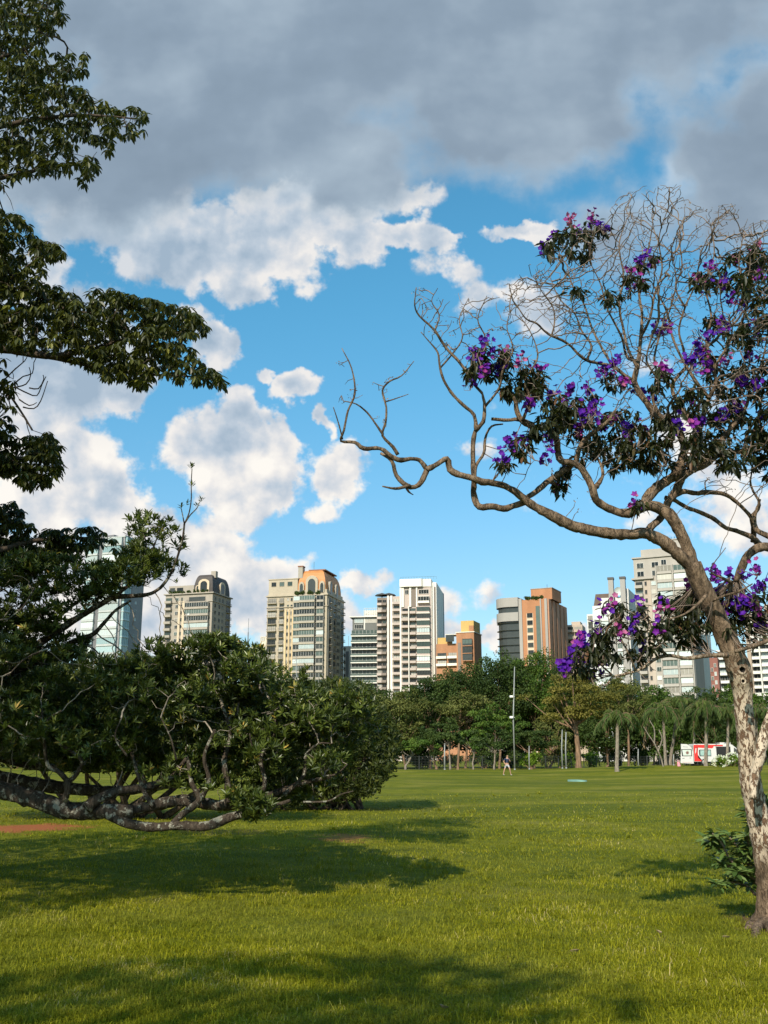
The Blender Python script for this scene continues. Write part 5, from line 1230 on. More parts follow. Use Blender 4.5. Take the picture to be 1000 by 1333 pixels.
# ------------------------------------------------------------ people (skinned bodies)
def person(label, loc, scale, joints, radii, edges, skin_col, clothes, hair=None, yaw=0.0):
    """joints in metres, x right, y away, z up, feet at 0"""
    t = thing('person', label, 'person', tuple(loc))
    me = bpy.data.meshes.new('body'); me.from_pydata([tuple(np.array(j) * scale) for j in joints], edges, [])
    o = bpy.data.objects.new('body', me); COL.objects.link(o); o.parent = t
    sk = o.modifiers.new('skin', 'SKIN'); sk.use_smooth_shade = True
    for i, r in enumerate(radii): me.skin_vertices[0].data[i].radius = (r * scale, r * scale)
    me.skin_vertices[0].data[0].use_root = True
    sb = o.modifiers.new('sub', 'SUBSURF'); sb.levels = 1; sb.render_levels = 2
    me.materials.append(skin_col)
    for nm, js, rr, ed, mat in clothes:
        m2 = bpy.data.meshes.new(nm); m2.from_pydata([tuple(np.array(j) * scale) for j in js], ed, []); c = bpy.data.objects.new(nm, m2); COL.objects.link(c); c.parent = t
        s2 = c.modifiers.new('skin', 'SKIN'); s2.use_smooth_shade = True
        for i, r in enumerate(rr): m2.skin_vertices[0].data[i].radius = (r * scale, r * scale)
        m2.skin_vertices[0].data[0].use_root = True
        q = c.modifiers.new('sub', 'SUBSURF'); q.levels = 1; q.render_levels = 2; m2.materials.append(mat)
    return t
skin = surf('skin', (.42, .24, .16), .6, .06, 6)
J = [(0, 0, .95), (0, 0, 1.12), (.02, 0, 1.30), (.03, -.01, 1.45), (.04, -.02, 1.53), (.05, -.03, 1.64), (.05, -.03, 1.72),
     (-.09, 0, .90), (-.24, -.05, .50), (-.36, .02, .10), (-.27, -.10, .04),   # leg back/left of picture
     (.09, 0, .90), (.22, -.12, .52), (.30, -.02, .09), (.39, -.14, .035),
     (-.17, 0, 1.40), (-.30, -.02, 1.17), (-.20, -.16, .98), (-.17, -.2, .90),
     (.19, 0, 1.40), (.30, -.02, 1.16), (.22, -.2, 1.22), (.17, -.25, 1.30)]
E = [(0, 1), (1, 2), (2, 3), (3, 4), (4, 5), (5, 6), (0, 7), (7, 8), (8, 9), (9, 10), (0, 11), (11, 12), (12, 13), (13, 14), (3, 15), (15, 16), (16, 17), (17, 18), (3, 19), (19, 20), (20, 21), (21, 22)]
RR = [.12, .11, .13, .09, .055, .095, .075, .09, .06, .042, .035, .09, .06, .042, .035, .06, .042, .033, .028, .06, .042, .033, .028]
g = P(660.5, 1004, 92.0); g[2] = float(gz(g[0], g[1]))
d_p = g[1]
pt = person('person striding across the far lawn in a dark top and pale shorts', g, 1.0, J, RR, E, skin,
       [('shirt', [(0, 0, 1.0), (0, 0, 1.15), (.02, 0, 1.32), (.03, 0, 1.44), (-.17, 0, 1.40), (-.26, -.01, 1.25), (.19, 0, 1.40), (.27, -.01, 1.24)], [.135, .13, .15, .10, .075, .065, .075, .065], [(0, 1), (1, 2), (2, 3), (3, 4), (4, 5), (3, 6), (6, 7)], surf('cloth_navy', (.02, .03, .07), .8, .1)),
        ('shorts', [(0, 0, .98), (0, 0, .92), (-.10, 0, .86), (-.19, -.03, .62), (.10, 0, .86), (.18, -.09, .64)], [.13, .13, .105, .085, .105, .085], [(0, 1), (1, 2), (2, 3), (1, 4), (4, 5)], surf('cloth_pale', (.40, .40, .43), .8, .05)),
        ('hair', [(.05, -.0, 1.70), (.06, .04, 1.62), (.06, .06, 1.55)], [.085, .08, .05], [(0, 1), (1, 2)], surf('hair_dark', (.03, .02, .015), .8, .1)),
        ('shoe', [(-.37, .04, .05), (-.26, -.12, .035)], [.05, .042], [(0, 1)], galv), ('shoe', [(.29, 0, .05), (.41, -.16, .03)], [.05, .042], [(0, 1)], galv)])
# face and fingers, modelled small
fc = MB()
hd = np.array(g) + np.array((.05, -.03, 1.65))
for sx in (-.033, .033): fc.tube(np.array([hd + (sx, -.088, .005), hd + (sx, -.098, .005)]), .011, 6)
fc.tube(np.array([hd + (-.022, -.09, -.045), hd + (.022, -.09, -.045)]), .006, 5)
fc.obj('face', surf('face_dark', (.10, .05, .04), .6, .05), pt)
ns = MB(); ns.tube(np.array([hd + (0, -.085, .0), hd + (0, -.112, -.025)]), [.008, .014], 6); ns.obj('nose', skin, pt)
for side, (hx, hy, hz) in ((-1, (-.165, -.215, .885)), (1, (.165, -.262, 1.315))):
    f = MB(); h0 = np.array(g) + np.array((hx, hy, hz)); dz = -1 if side < 0 else 1
    for k in range(4): f.tube(np.array([h0 + ((k - 1.5) * .018, 0, 0), h0 + ((k - 1.5) * .02, -.02, dz * .045), h0 + ((k - 1.5) * .018, -.03, dz * (.075 - abs(k - 1.5) * .006))]), [.010, .009, .007], 6)
    f.tube(np.array([h0 + (side * .03, 0, -dz * .01), h0 + (side * .055, -.02, dz * .02), h0 + (side * .055, -.03, dz * .04)]), [.011, .010, .008], 6)
    f.obj('fingers', skin, pt, smooth=True)
# pink bag by the van door
bc = P(884, 993, 103.5); g0 = float(gz(bc[0], 103.5)); t = thing('pink_bag', 'small pink bag standing on the ground left of the van open door', 'bag', (bc[0], 103.5, g0))
m = MB(); poly = [(bc[0] + math.cos(q) * .17, 103.5 + math.sin(q) * .11) for q in np.linspace(0, 2 * math.pi, 12, endpoint=False)]; pt2 = [(bc[0] - .05 + (x - bc[0]) * .7, 103.5 + (y - 103.5) * .6) for x, y in poly]
m.prism(poly, g0, g0 + .42, 0, pt2); m.obj('body', surf('cloth_pink', (.75, .28, .34), .7, .08), t)
m = MB(); a = np.linspace(0, math.pi, 10); m.tube(np.stack([bc[0] - .05 + np.cos(a) * .1, np.full(10, 103.5), g0 + .40 + np.sin(a) * .2], 1), .018, 6); m.obj('handle', surf('cloth_rose', (.5, .1, .2), .7, .05), t)
# ------------------------------------------------------------ towers
def glassmat(name, c1, c2, rough=.12, spec=.7):
    m, t = newmat(name); oi = t.n('ShaderNodeObjectInfo'); tc = t.n('ShaderNodeTexCoord')
    n = t.noise(tc.outputs['Object'], .9, 3); f = t.math('ADD', t.math('MULTIPLY', oi.outputs['Random'], .6), t.math('MULTIPLY', n, .4))
    b = t.n('ShaderNodeBsdfPrincipled', i_Roughness=rough); b.inputs['Specular IOR Level'].default_value = spec
    t.l(t.ramp(f, [(.25, c1), (.75, c2)]), b.inputs['Base Color']); finish(t, b.outputs[0]); MATS[name] = m; return m
G_DK = glassmat('glass_dark', (.010, .012, .012), (.05, .056, .054), .2, .35)
G_CUR = glassmat('glass_curtain', (.22, .20, .17), (.48, .46, .41), .35, .4)
G_GRN = glassmat('glass_green', (.03, .048, .042), (.10, .135, .12), .2, .4)
G_PAL = glassmat('glass_pale', (.34, .40, .40), (.60, .66, .66), .15, .6)
G_TEAL = glassmat('glass_aqua', (.18, .29, .31), (.34, .47, .49), .15, .5)
FR_W = surf('frame_white', (.66, .65, .62), .5, .05); FR_D = surf('frame_dark', (.07, .065, .06), .5, .1)
def wallm(name, c, v=.07): return surf(name, c, .85, v, .25, streak=True, spec=.2)
PLANTM = far_leaf('leaf_terrace', (.02, .04, .01), (.05, .08, .02), (.1, .13, .04))

ECACHE = {}
def elem(kind, w, h, wall, glass, frame, rail=None):
    w = round(w, 1); key = (kind, w, h, wall.name, glass.name, frame.name, rail.name if rail else '')
    if key in ECACHE: return ECACHE[key]
    m = MB(); rail = rail or wall
    # materials: 0 wall, 1 glass, 2 frame, 3 rail ; local x along the face, -y outward, z up
    if kind in ('win', 'wide'):
        zb, zt = (.95, 2.35) if kind == 'win' else (.75, 2.55)
        m.box(.08, w - .08, -.05, .0, zb, zt, 1)
        m.box(0, w, -.16, 0, zb - .10, zb, 0); m.box(0, w, -.12, 0, zt, zt + .08, 2); m.box(0, .08, -.12, 0, zb, zt, 2); m.box(w - .08, w, -.12, 0, zb, zt, 2)
        k = max(1, int(w / 1.3))
        for i in range(1, k + 1):
            x = w * i / (k + 1); m.box(x - .03, x + .03, -.09, -.05, zb, zt, 2)
    elif kind == 'door':    # tall window with a small railed balconette
        m.box(.1, w - .1, -.05, 0, .2, 2.5, 1); m.box(0, .1, -.12, 0, .2, 2.5, 2); m.box(w - .1, w, -.12, 0, .2, 2.5, 2); m.box(0, w, -.12, 0, 2.5, 2.6, 2)
        m.box(-.1, w + .1, -.5, 0, 0, .18, 0); m.box(-.05, w + .05, -.46, -.42, .95, 1.03, 2)
        for i in range(7): x = w * (i + .5) / 7; m.box(x - .025, x + .025, -.45, -.43, .18, .95, 2)
    elif kind in ('balc', 'railbalc', 'deep'):
        dp = {'balc': 1.3, 'railbalc': 1.2, 'deep': 1.7}[kind]
        m.box(w * .08, w * .92, -.05, 0, .22, 2.45, 1)
        m.box(w * .08 - .08, w * .08, -.1, 0, .22, 2.45, 2); m.box(w * .92, w * .92 + .08, -.1, 0, .22, 2.45, 2); m.box(w * .5 - .05, w * .5 + .05, -.09, -.05, .22, 2.45, 2)
        m.box(w * .75 - .03, w * .75 + .03, -.09, -.05, .22, 2.45, 2); m.box(w * .25 - .03, w * .25 + .03, -.09, -.05, .22, 2.45, 2)
        m.box(0, w, -dp, 0, -.02, .18, 0)
        if kind == 'railbalc':
            m.box(0, w, -dp + .02, -dp + .07, 1.0, 1.08, 2); m.box(0, .05, -dp + .07, -.1, 1.0, 1.08, 2); m.box(w - .05, w, -dp + .07, -.1, 1.0, 1.08, 2)
            n = max(5, int(w / .35))
            for i in range(n): x = .03 + (w - .06) * i / (n - 1); m.box(x - .02, x + .02, -dp + .03, -dp + .06, .18, 1.0, 2)
        else:
            m.box(0, w, -dp + .01, -dp + .12, .18, 1.05, 3); m.box(0, .1, -dp + .12, -.1, .18, 1.05, 3); m.box(w - .1, w, -dp + .12, -.1, .18, 1.05, 3)
    elif kind == 'glazed':  # balcony closed in with panes
        dp = 1.25
        m.box(-.1, w + .1, -dp - .28, 0, -.06, .20, 0); m.box(.04, w - .04, -dp + .02, 0, .20, .95, 3); m.box(.1, w - .1, -dp + .10, 0, 1.0, h - .25, 1)
        m.box(.04, w - .04, -dp + .02, 0, h - .25, h - .03, 3)
        n = max(2, int(w / 1.1))
        for i in range(n + 1): x = .05 + (w - .1) * i / n; m.box(x - .035, x + .035, -dp + .04, -dp + .10, 1.0, h - .25, 2)
    elif kind == 'open':    # recess between long slabs: dark glass wall with glass balustrade line
        m.box(0, w, -.05, 0, .2, h - .25, 1); n = max(2, int(w / 1.6))
        for i in range(n + 1): x = .04 + (w - .08) * i / n; m.box(x - .04, x + .04, -.1, -.05, .2, h - .25, 2)
        m.box(0, w, -1.75, 0, -.22, .22, 0); m.box(0, w, -1.6, -1.55, .22, .95, 3); m.box(0, w, -1.62, -1.53, .95, 1.0, 2)
    ECACHE[key] = (m.mesh(kind, [wall, glass, frame, rail]), m.arrays(), [wall, glass, frame, rail])
    return ECACHE[key]
ENAMES = {'win': 'window', 'wide': 'window', 'door': 'window', 'balc': 'balcony', 'railbalc': 'balcony', 'deep': 'balcony', 'glazed': 'glazed_balcony', 'open': 'balcony'}

class Tower:
    def __init__(s, name, label, x0, xc, x1, top, d, ang=14, group='apartment towers on the skyline', fh=3.1, cat='tower', roww=None):
        s.d = d; s.fh = fh; a = math.radians(ang)
        s.C = np.array((ray(xc, top)[0] * d, d))
        s.H = P(xc, top, d)[2]
        s.eu = np.array((math.cos(a), -math.sin(a)))      # along the front, left to right
        s.es = np.array((math.sin(a), math.cos(a)))       # along the side, away
        s.Lf = s.solve(x0, top, -s.eu); s.Ls = s.solve(x1, top, s.es) if x1 > xc + 1 else 16.0
        s.t = thing(name, label, cat, (s.C[0], s.C[1], 0), group)
        s.el = {}; s.top = top
    def solve(s, px, py, e):
        k = ray(px, py)[0]; return (k * s.C[1] - s.C[0]) / (e[0] - k * e[1])
    def loc(s, u, v): return s.C + s.eu * u + s.es * v   # u: 0 at the near corner, negative leftwards; v: depth
    def rect(s, u0, u1, v0, v1): return [tuple(s.loc(u0, v0)), tuple(s.loc(u1, v0)), tuple(s.loc(u1, v1)), tuple(s.loc(u0, v1))]
    def zpx(s, py): return P(500, py, s.d)[2]
    def upx(s, px): return -s.solve(px, s.top, -s.eu)
    def body(s, mat, u0=None, u1=0, v0=0, v1=None, z0=-1, z1=None, name='wall', inset=None):
        m = MB(); u0 = -s.Lf if u0 is None else u0; v1 = s.Ls if v1 is None else v1; z1 = s.H if z1 is None else z1
        m.prism(s.rect(u0, u1, v0, v1), z0, z1, 0, s.rect(u0 + inset, u1 - inset, v0 + inset, v1 - inset) if inset else None)
        return m.obj(name, mat, s.t)
    def place(s, face, a, kind, wall, glass, frame=FR_D, w=2, zlo=6, zhi=None, rail=None, off=0.0, skip=0, h=None, origin=None):
        """a: metres along the face from its left end; repeats every storey between zlo and zhi"""
        zhi = s.H if zhi is None else zhi; h = h or s.fh
        if face == 'f': o = s.loc(-s.Lf + a, -off); u = s.eu
        else: o = s.loc(off, a); u = s.es
        if origin is not None: o = np.array(origin)
        n = int(math.floor((zhi - zlo) / s.fh + 1e-6)); an = math.atan2(u[1], u[0])
        for i in range(n):
            z = zhi - (i + 1) * s.fh
            gl = glass if not isinstance(glass, (list, tuple)) else glass[R.choice(len(glass), p=[.5, .3, .2][:len(glass)] if len(glass) == 3 else None)]
            s.el.setdefault(ENAMES[kind], []).append((elem(kind, w, h, wall, gl, frame, rail), (o[0], o[1], z), an, z))
        return s
    def finish(s):
        for nm, L in s.el.items():
            L.sort(key=lambda q: -q[3])
            for e, p, an, z in L[:100]:
                o = bpy.data.objects.new(nm, e[0]); COL.objects.link(o); o.parent = s.t
                o.location = (p[0] - s.C[0], p[1] - s.C[1], p[2]); o.rotation_euler = (0, 0, an)
            if len(L) > 100:
                mats = []; m = MB()
                for e, p, an, z in L[100:]:
                    M = np.array(Matrix.Translation(p) @ Matrix.Rotation(an, 4, 'Z')); V, q, t_, mq, mt, a = e[1]
                    for x in e[2]:
                        if x not in mats: mats.append(x)
                    mp = np.array([mats.index(x) for x in e[2]])
                    m.merge((V, q, t_, mp[mq], mt, a), M)
                o = m.obj('lower_' + nm + 's', mats, s.t); o['kind'] = 'stuff'
        return s
    def band(s, mat, z, th=.4, out=.25, u0=None, u1=0, v1=None, name='cornice', v0=0):
        m = MB(); u0 = -s.Lf if u0 is None else u0; v1 = s.Ls if v1 is None else v1
        m.prism(s.rect(u0 - out, u1 + out, v0 - out, v1 + out), z, z + th); return m.obj(name, mat, s.t)
    def strip(s, mat, face, a0, a1, out, z0, z1, name='pilaster'):
        m = MB()
        if face == 'f': r = s.rect(-s.Lf + a0, -s.Lf + a1, -out, .05)
        else:
            r = [tuple(s.loc(-.05, a0)), tuple(s.loc(out, a0)), tuple(s.loc(out, a1)), tuple(s.loc(-.05, a1))]
        m.prism(r, z0, z1); return m.obj(name, mat, s.t)
    def plants(s, u0, u1, v, z, n, size=.9):
        m = MB()
        for i in range(n):
            p = s.loc(R.uniform(u0, u1), v); c = np.array((p[0], p[1], z + R.uniform(.2, .7)))
            crown(m, c, size * R.uniform(.6, 1.2), size * .6, size * R.uniform(.5, 1.2), 5, 26, .45, .8, .3, .5)
        return m.obj('terrace_plants', PLANTM, s.t)

def mansard(s, mat, u0, u1, v0, v1, z0, z1, round_=.9, name='roof'):
    """steep curved roof"""
    m = MB(); prev = None; w = (u1 - u0); k = 6; ins = min(w, v1 - v0) * .22
    V = []
    for i in range(k + 1):
        f = i / k; a = f * math.pi / 2; z = z0 + (z1 - z0) * math.sin(a); q = ins * (1 - math.cos(a))
        V += [(*s.loc(u0 + q, v0 + q), z), (*s.loc(u1 - q, v0 + q), z), (*s.loc(u1 - q, v1 - q), z), (*s.loc(u0 + q, v1 - q), z)]
    Q = [(i * 4 + j, i * 4 + (j + 1) % 4, (i + 1) * 4 + (j + 1) % 4, (i + 1) * 4 + j) for i in range(k) for j in range(4)] + [(k * 4, k * 4 + 1, k * 4 + 2, k * 4 + 3)]
    m.add(V, Q); return m.obj(name, mat, s.t)

def dormer(s, u, w, z0, h, v, wall, glass, arch=True, depth=1.6, face='f'):
    """arched window house standing out of a mansard"""
    def pt(a, o, z):
        p = s.loc(u + a, v + o) if face == 'f' else s.loc(-v - o, u + a); return (p[0], p[1], z)
    pr = [(-w / 2, z0), (w / 2, z0), (w / 2, z0 + h * .68)] + ([(w / 2 * math.cos(q), z0 + h * .68 + h * .32 * math.sin(q)) for q in np.linspace(.3, math.pi - .3, 6)] if arch else [(w / 2, z0 + h), (-w / 2, z0 + h)]) + [(-w / 2, z0 + h * .68)]
    m = MB(); k = len(pr); m.add([pt(a, 0, z) for a, z in pr] + [pt(a, depth, z) for a, z in pr] + [pt(0, 0, z0 + h / 2)], [(i, (i + 1) % k, k + (i + 1) % k, k + i) for i in range(k)], [(i, (i + 1) % k, 2 * k) for i in range(k)])
    d = m.obj('dormer', wall, s.t)
    pr = [(a * .62, z0 + .35 + (z - z0) * .78) for a, z in pr]; m = MB(); m.add([pt(a, -.06, z) for a, z in pr] + [pt(a, .02, z) for a, z in pr] + [pt(0, -.06, z0 + h / 2)], [(i, (i + 1) % k, k + (i + 1) % k, k + i) for i in range(k)], [(i, (i + 1) % k, 2 * k) for i in range(k)])
    m.obj('pane', glass, d)

GM = [G_DK, G_CUR, G_GRN]; GD = [G_DK, G_DK, G_GRN]; GP = [G_PAL, G_GRN, G_CUR]; GG = [G_GRN, G_PAL, G_DK]
def T1():   # glass tower far left
    s = Tower('apartment_tower', 'pale aqua glass tower with a grey side wall, half hidden behind the gnarled tree', 115, 163, 191, 699, 480, 22, fh=4.1)
    wall = wallm('wall_grey_mid', (.27, .27, .28)); wh = wallm('wall_offwhite', (.42, .44, .43)); dk = wallm('wall_slate', (.16, .16, .17))
    s.body(wall, z1=s.H); L = s.Lf
    s.place('f', .3, 'glazed', wh, [G_TEAL, G_PAL, G_PAL], FR_W, w=L * .32, h=4.1, off=.1, rail=wh)
    s.place('f', L * .46, 'glazed', wh, [G_TEAL, G_PAL, G_PAL], FR_W, w=L * .5, h=4.1, off=.1, rail=wh)
    s.strip(dk, 'f', L * .355, L * .44, .5, -1, s.H + 1)
    s.place('s', .4, 'glazed', wh, [G_TEAL, G_TEAL, G_GRN], FR_D, w=s.Ls * .3, h=4.1, off=.1, rail=G_TEAL)
    s.place('s', s.Ls * .62, 'win', wall, GP, FR_W, w=1.4)
    s.body(dk, -L * .9, -L * .4, 3, s.Ls * .8, s.H, s.H + 2.5, 'penthouse'); s.band(wh, s.H, .6, .3, name='parapet'); s.finish()
T1()
def T2():
    s = Tower('apartment_tower', 'beige tower with a dark rounded mansard roof on its right half', 216, 277, 301, 772, 430, 17, fh=3.0)
    wall = wallm('wall_beige_grey', (.35, .31, .265)); wl = wallm('wall_beige_light', (.58, .47, .35)); roof = surf('roof_brown', (.055, .045, .042), .6, .15, .6)
    s.body(wall); L = s.Lf; zt = s.H - .8
    s.place('f', .2, 'balc', wall, GM, FR_D, w=3.2, zhi=zt, off=.05)
    s.place('f', L * .22, 'win', wall, GM, FR_W, w=1.5, zhi=zt)
    s.strip(wl, 'f', L * .29, L * .335, .35, -1, s.H - 3); s.strip(wl, 'f', L * .375, L * .42, .35, -1, s.H - 3)
    s.place('f', L * .34, 'win', wl, GD, FR_D, w=.7, zhi=zt)
    s.place('f', L * .45, 'glazed', wall, [G_DK, G_GRN, G_PAL], FR_W, w=L * .50, h=3.0, zhi=zt - 3, off=.4, rail=wall)
    s.place('f', L * .48, 'railbalc', wall, GD, FR_D, w=L * .4, h=3.0, zhi=zt, zlo=zt - 3.1, off=.1)
    W = s.Ls
    for f in (.12, .34, .52): s.place('s', W * f, 'win', wall, GM, FR_D, w=1.3, zhi=zt)
    s.place('s', W * .74, 'railbalc', wall, GD, FR_D, w=W * .2, zhi=zt)
    s.band(wall, s.H, .5, .7); s.band(wall, s.H - 3.6, .35, .35, name='string_course')
    z = s.H + .5
    s.body(wall, -L + 1, -L * .42, .8, W * .8, z, z + 3.6, 'penthouse'); s.place('f', 1.6, 'wide', wall, GD, FR_D, w=2.4, zhi=z + 3.1, zlo=z, off=-.8); s.place('f', 5, 'wide', wall, GD, FR_D, w=3, zhi=z + 3.1, zlo=z, off=-.8)
    mansard(s, roof, -L * .42, -.4, .6, W - .6, z, z + 8.2)
    dormer(s, -L * .2, 5.2, z + .2, 5.8, .15, wl, G_DK); dormer(s, W * .55, 5, z + .2, 5.6, .15, wl, G_DK, face='s'); dormer(s, -L * .33, 2, z + .2, 3.2, .3, wl, G_DK)
    s.body(wall, -L * .14, -L * .04, 4, 6, z + 7, z + 10, 'chimney')
    s.plants(-L + .5, -.5, -.1, z + .1, 20, .7); s.finish()
T2()
def T3():
    s = Tower('apartment_tower', 'tall cream tower with balconies, a chimney and an orange domed roof corner', 348.5, 426, 448, 771, 433, 15, fh=3.05)
    wall = wallm('wall_cream', (.43, .37, .285)); wl = wallm('wall_cream_warm', (.62, .47, .28)); wb = wallm('wall_buff', (.34, .31, .265)); orange_r = surf('roof_orange', (.48, .20, .06), .55, .12, .6); tile = surf('roof_russet', (.25, .10, .055), .6, .15, .6)
    s.body(wall); L = s.Lf; W = s.Ls; zt = s.H - 1.2
    s.place('f', .2, 'railbalc', wall, [G_CUR, G_DK, G_CUR], FR_D, w=L * .155, zhi=zt, off=.1)
    s.place('f', L * .205, 'railbalc', wall, [G_CUR, G_DK, G_CUR], FR_D, w=L * .08, zhi=zt, off=.1)
    for a, b in ((.305, .33), (.365, .385), (.425, .445)): s.strip(wl, 'f', L * a, L * b, .35, -1, s.H - 7)
    s.place('f', L * .335, 'win', wl, GM, FR_D, w=.9, zhi=zt); s.place('f', L * .395, 'win', wl, GM, FR_D, w=.9, zhi=zt)
    s.place('f', L * .46, 'glazed', wall, [G_DK, G_GRN, G_PAL], FR_W, w=L * .11, h=3.05, zhi=zt, off=.2, rail=wb)
    s.place('f', L * .57, 'glazed', wall, [G_DK, G_GRN, G_PAL], FR_W, w=L * .25, h=3.05, zhi=zt, off=1.1, rail=wb)
    s.place('f', L * .84, 'glazed', wb, [G_DK, G_GRN, G_PAL], FR_W, w=L * .12, h=3.05, zhi=zt, off=.2, rail=wb)
    for f in (.05, .3, .52, .76): s.strip(wb, 's', W * f, W * (f + .05), .3, -1, s.H - 1.2)
    for f in (.13, .38, .84): s.place('s', W * f, 'railbalc', wb, GM, FR_D, w=W * .11, zhi=zt)
    for f in (.61, .69): s.place('s', W * f, 'win', wb, GM, FR_D, w=1.0, zhi=zt)
    s.band(wall, s.H - 1.1, .45, .6); s.band(wall, s.H - 6, .3, .4, name='string_course')
    z = s.H - .65
    s.body(wall, -L + .3, -L * .5, .5, W * .9, z, s.zpx(751.5), 'penthouse'); zz = s.zpx(751.5)
    for a in (1.6, 5.4, 9.2): s.place('f', a, 'wide', wall, GM, FR_D, w=2.2, zhi=zz - .7, zlo=z + 2, off=-.5)
    s.band(wall, zz, .4, .25, u0=-L + .3, u1=-L * .5, v0=.5, v1=W * .9, name='parapet')
    zr = s.zpx(740)
    s.body(wall, -L * .5, -.4, .6, W - .8, z, z + 2.2, 'drum')
    mansard(s, orange_r, -L * .5, -1.0, .7, W - 1.4, z + 2.2, zr)
    m = MB(); m.prism(s.rect(-L * .36, -2.2, 3.6, W - 4.2), zr + .02, zr + .5); m.obj('roof_cap', tile, s.t)
    for u, w, h in ((-L * .26, 5.6, 8.2), (-L * .43, 2.4, 5.6), (-L * .09, 2.4, 5.6)): dormer(s, u, w, z + .3, h, .0, wall, G_DK)
    for u in (W * .25, W * .6): dormer(s, u, 3.4, z + .3, 6.2, .15, wb, G_DK, face='s')
    s.body(wb, -L * .505, -L * .43, 1.2, 4, zz + .42, s.zpx(735.5), 'chimney'); s.band(tile, s.zpx(735.5), .5, .2, -L * .505, -L * .43, 4, 'chimney_cap', 1.2)
    m = MB(); p = s.loc(-L * .3, 6); m.tube(np.array([(p[0], p[1], zr), (p[0], p[1], zr + 4.5)]), .07, 5); m.obj('antenna', FR_D, s.t)
    s.plants(-L * .52, -.5, -.6, z + .3, 22, .8); s.finish()
T3()
def T3b():
    s = Tower('apartment_block', 'small cream block stepped back in terraces, left of the cream tower', 333, 346, 350, 828, 520, 12, group='lower blocks between the towers', cat='building')
    w = wallm('wall_ivory', (.64, .57, .46)); s.body(w, z1=s.H - 9)
    s.body(w, -s.Lf * .82, 0, 1, s.Ls, s.H - 9, s.H - 4, 'upper_storey'); s.body(w, -s.Lf * .65, 0, 2, s.Ls, s.H - 4, s.H, 'top_storey')
    s.place('f', .3, 'deep', w, [G_CUR, G_DK], FR_D, w=s.Lf * .9, zhi=s.H - 9, zlo=20); s.place('f', s.Lf * .4, 'wide', w, GM, FR_D, w=2, zhi=s.H, zlo=s.H - 3.2, off=-2); s.finish()
T3b()
def T4a():
    s = Tower('apartment_block', 'narrow plain white block with one grey strip, right of the cream tower', 447.5, 457, 459, 841, 470, 10, group='lower blocks between the towers', cat='building')
    w = wallm('wall_white_cool', (.70, .71, .72)); g = wallm('wall_strip_grey', (.20, .22, .25)); s.body(w)
    s.strip(g, 'f', s.Lf * .3, s.Lf * .72, .1, 5, s.H - 2.5); s.place('f', .1, 'win', w, GD, FR_D, w=.8); s.finish()
T4a()
def T4():
    s = Tower('apartment_tower', 'white tower of long horizontal balcony slabs over dark glass', 459, 492, 500, 803.5, 445, 8, fh=2.95)
    w = wallm('wall_white_warm', (.70, .68, .63)); g = wallm('wall_dark_grey', (.16, .165, .16)); s.body(g); L = s.Lf  # body is one even dark grey behind the white slabs
    s.place('f', -.4, 'open', w, [G_DK, G_GRN, G_DK], FR_W, w=L + .4, zhi=s.H - 5.5, h=2.95, rail=G_GRN, off=.2)
    s.place('f', .9, 'wide', w, GD, FR_W, w=L * .36, zhi=s.H - 2.8, zlo=s.H - 5.8); s.place('f', .9, 'wide', w, GP, FR_W, w=L * .36, zhi=s.H - .1, zlo=s.H - 3.1); s.place('f', L * .5, 'wide', w, GP, FR_W, w=L * .45, zhi=s.H - .1, zlo=s.H - 3.1)
    s.band(w, s.H, .45, 1.2, name='roof_slab'); s.body(w, -L * .56, -.2, 1.5, 9, s.H + .45, s.H + 3.4, 'penthouse')
    s.strip(w, 'f', L * .46, L * .50, .15, s.H - 5.5, s.H, 'fin')
    # roof screen of thin posts
    m = MB()
    for i in range(9): p = s.loc(-L * .56 + i * L * .07, .6); m.tube(np.array([(p[0], p[1], s.H + .4), (p[0], p[1], s.H + 4.2)]), .08, 4)
    a = s.loc(-L * .56, .6); b = s.loc(-.1, .6)
    for z in (2.2, 4.2): m.tube(np.array([(*a, s.H + z), (*b, s.H + z)]), .09, 4)
    m.obj('roof_screen', FR_W, s.t); s.finish()
T4()
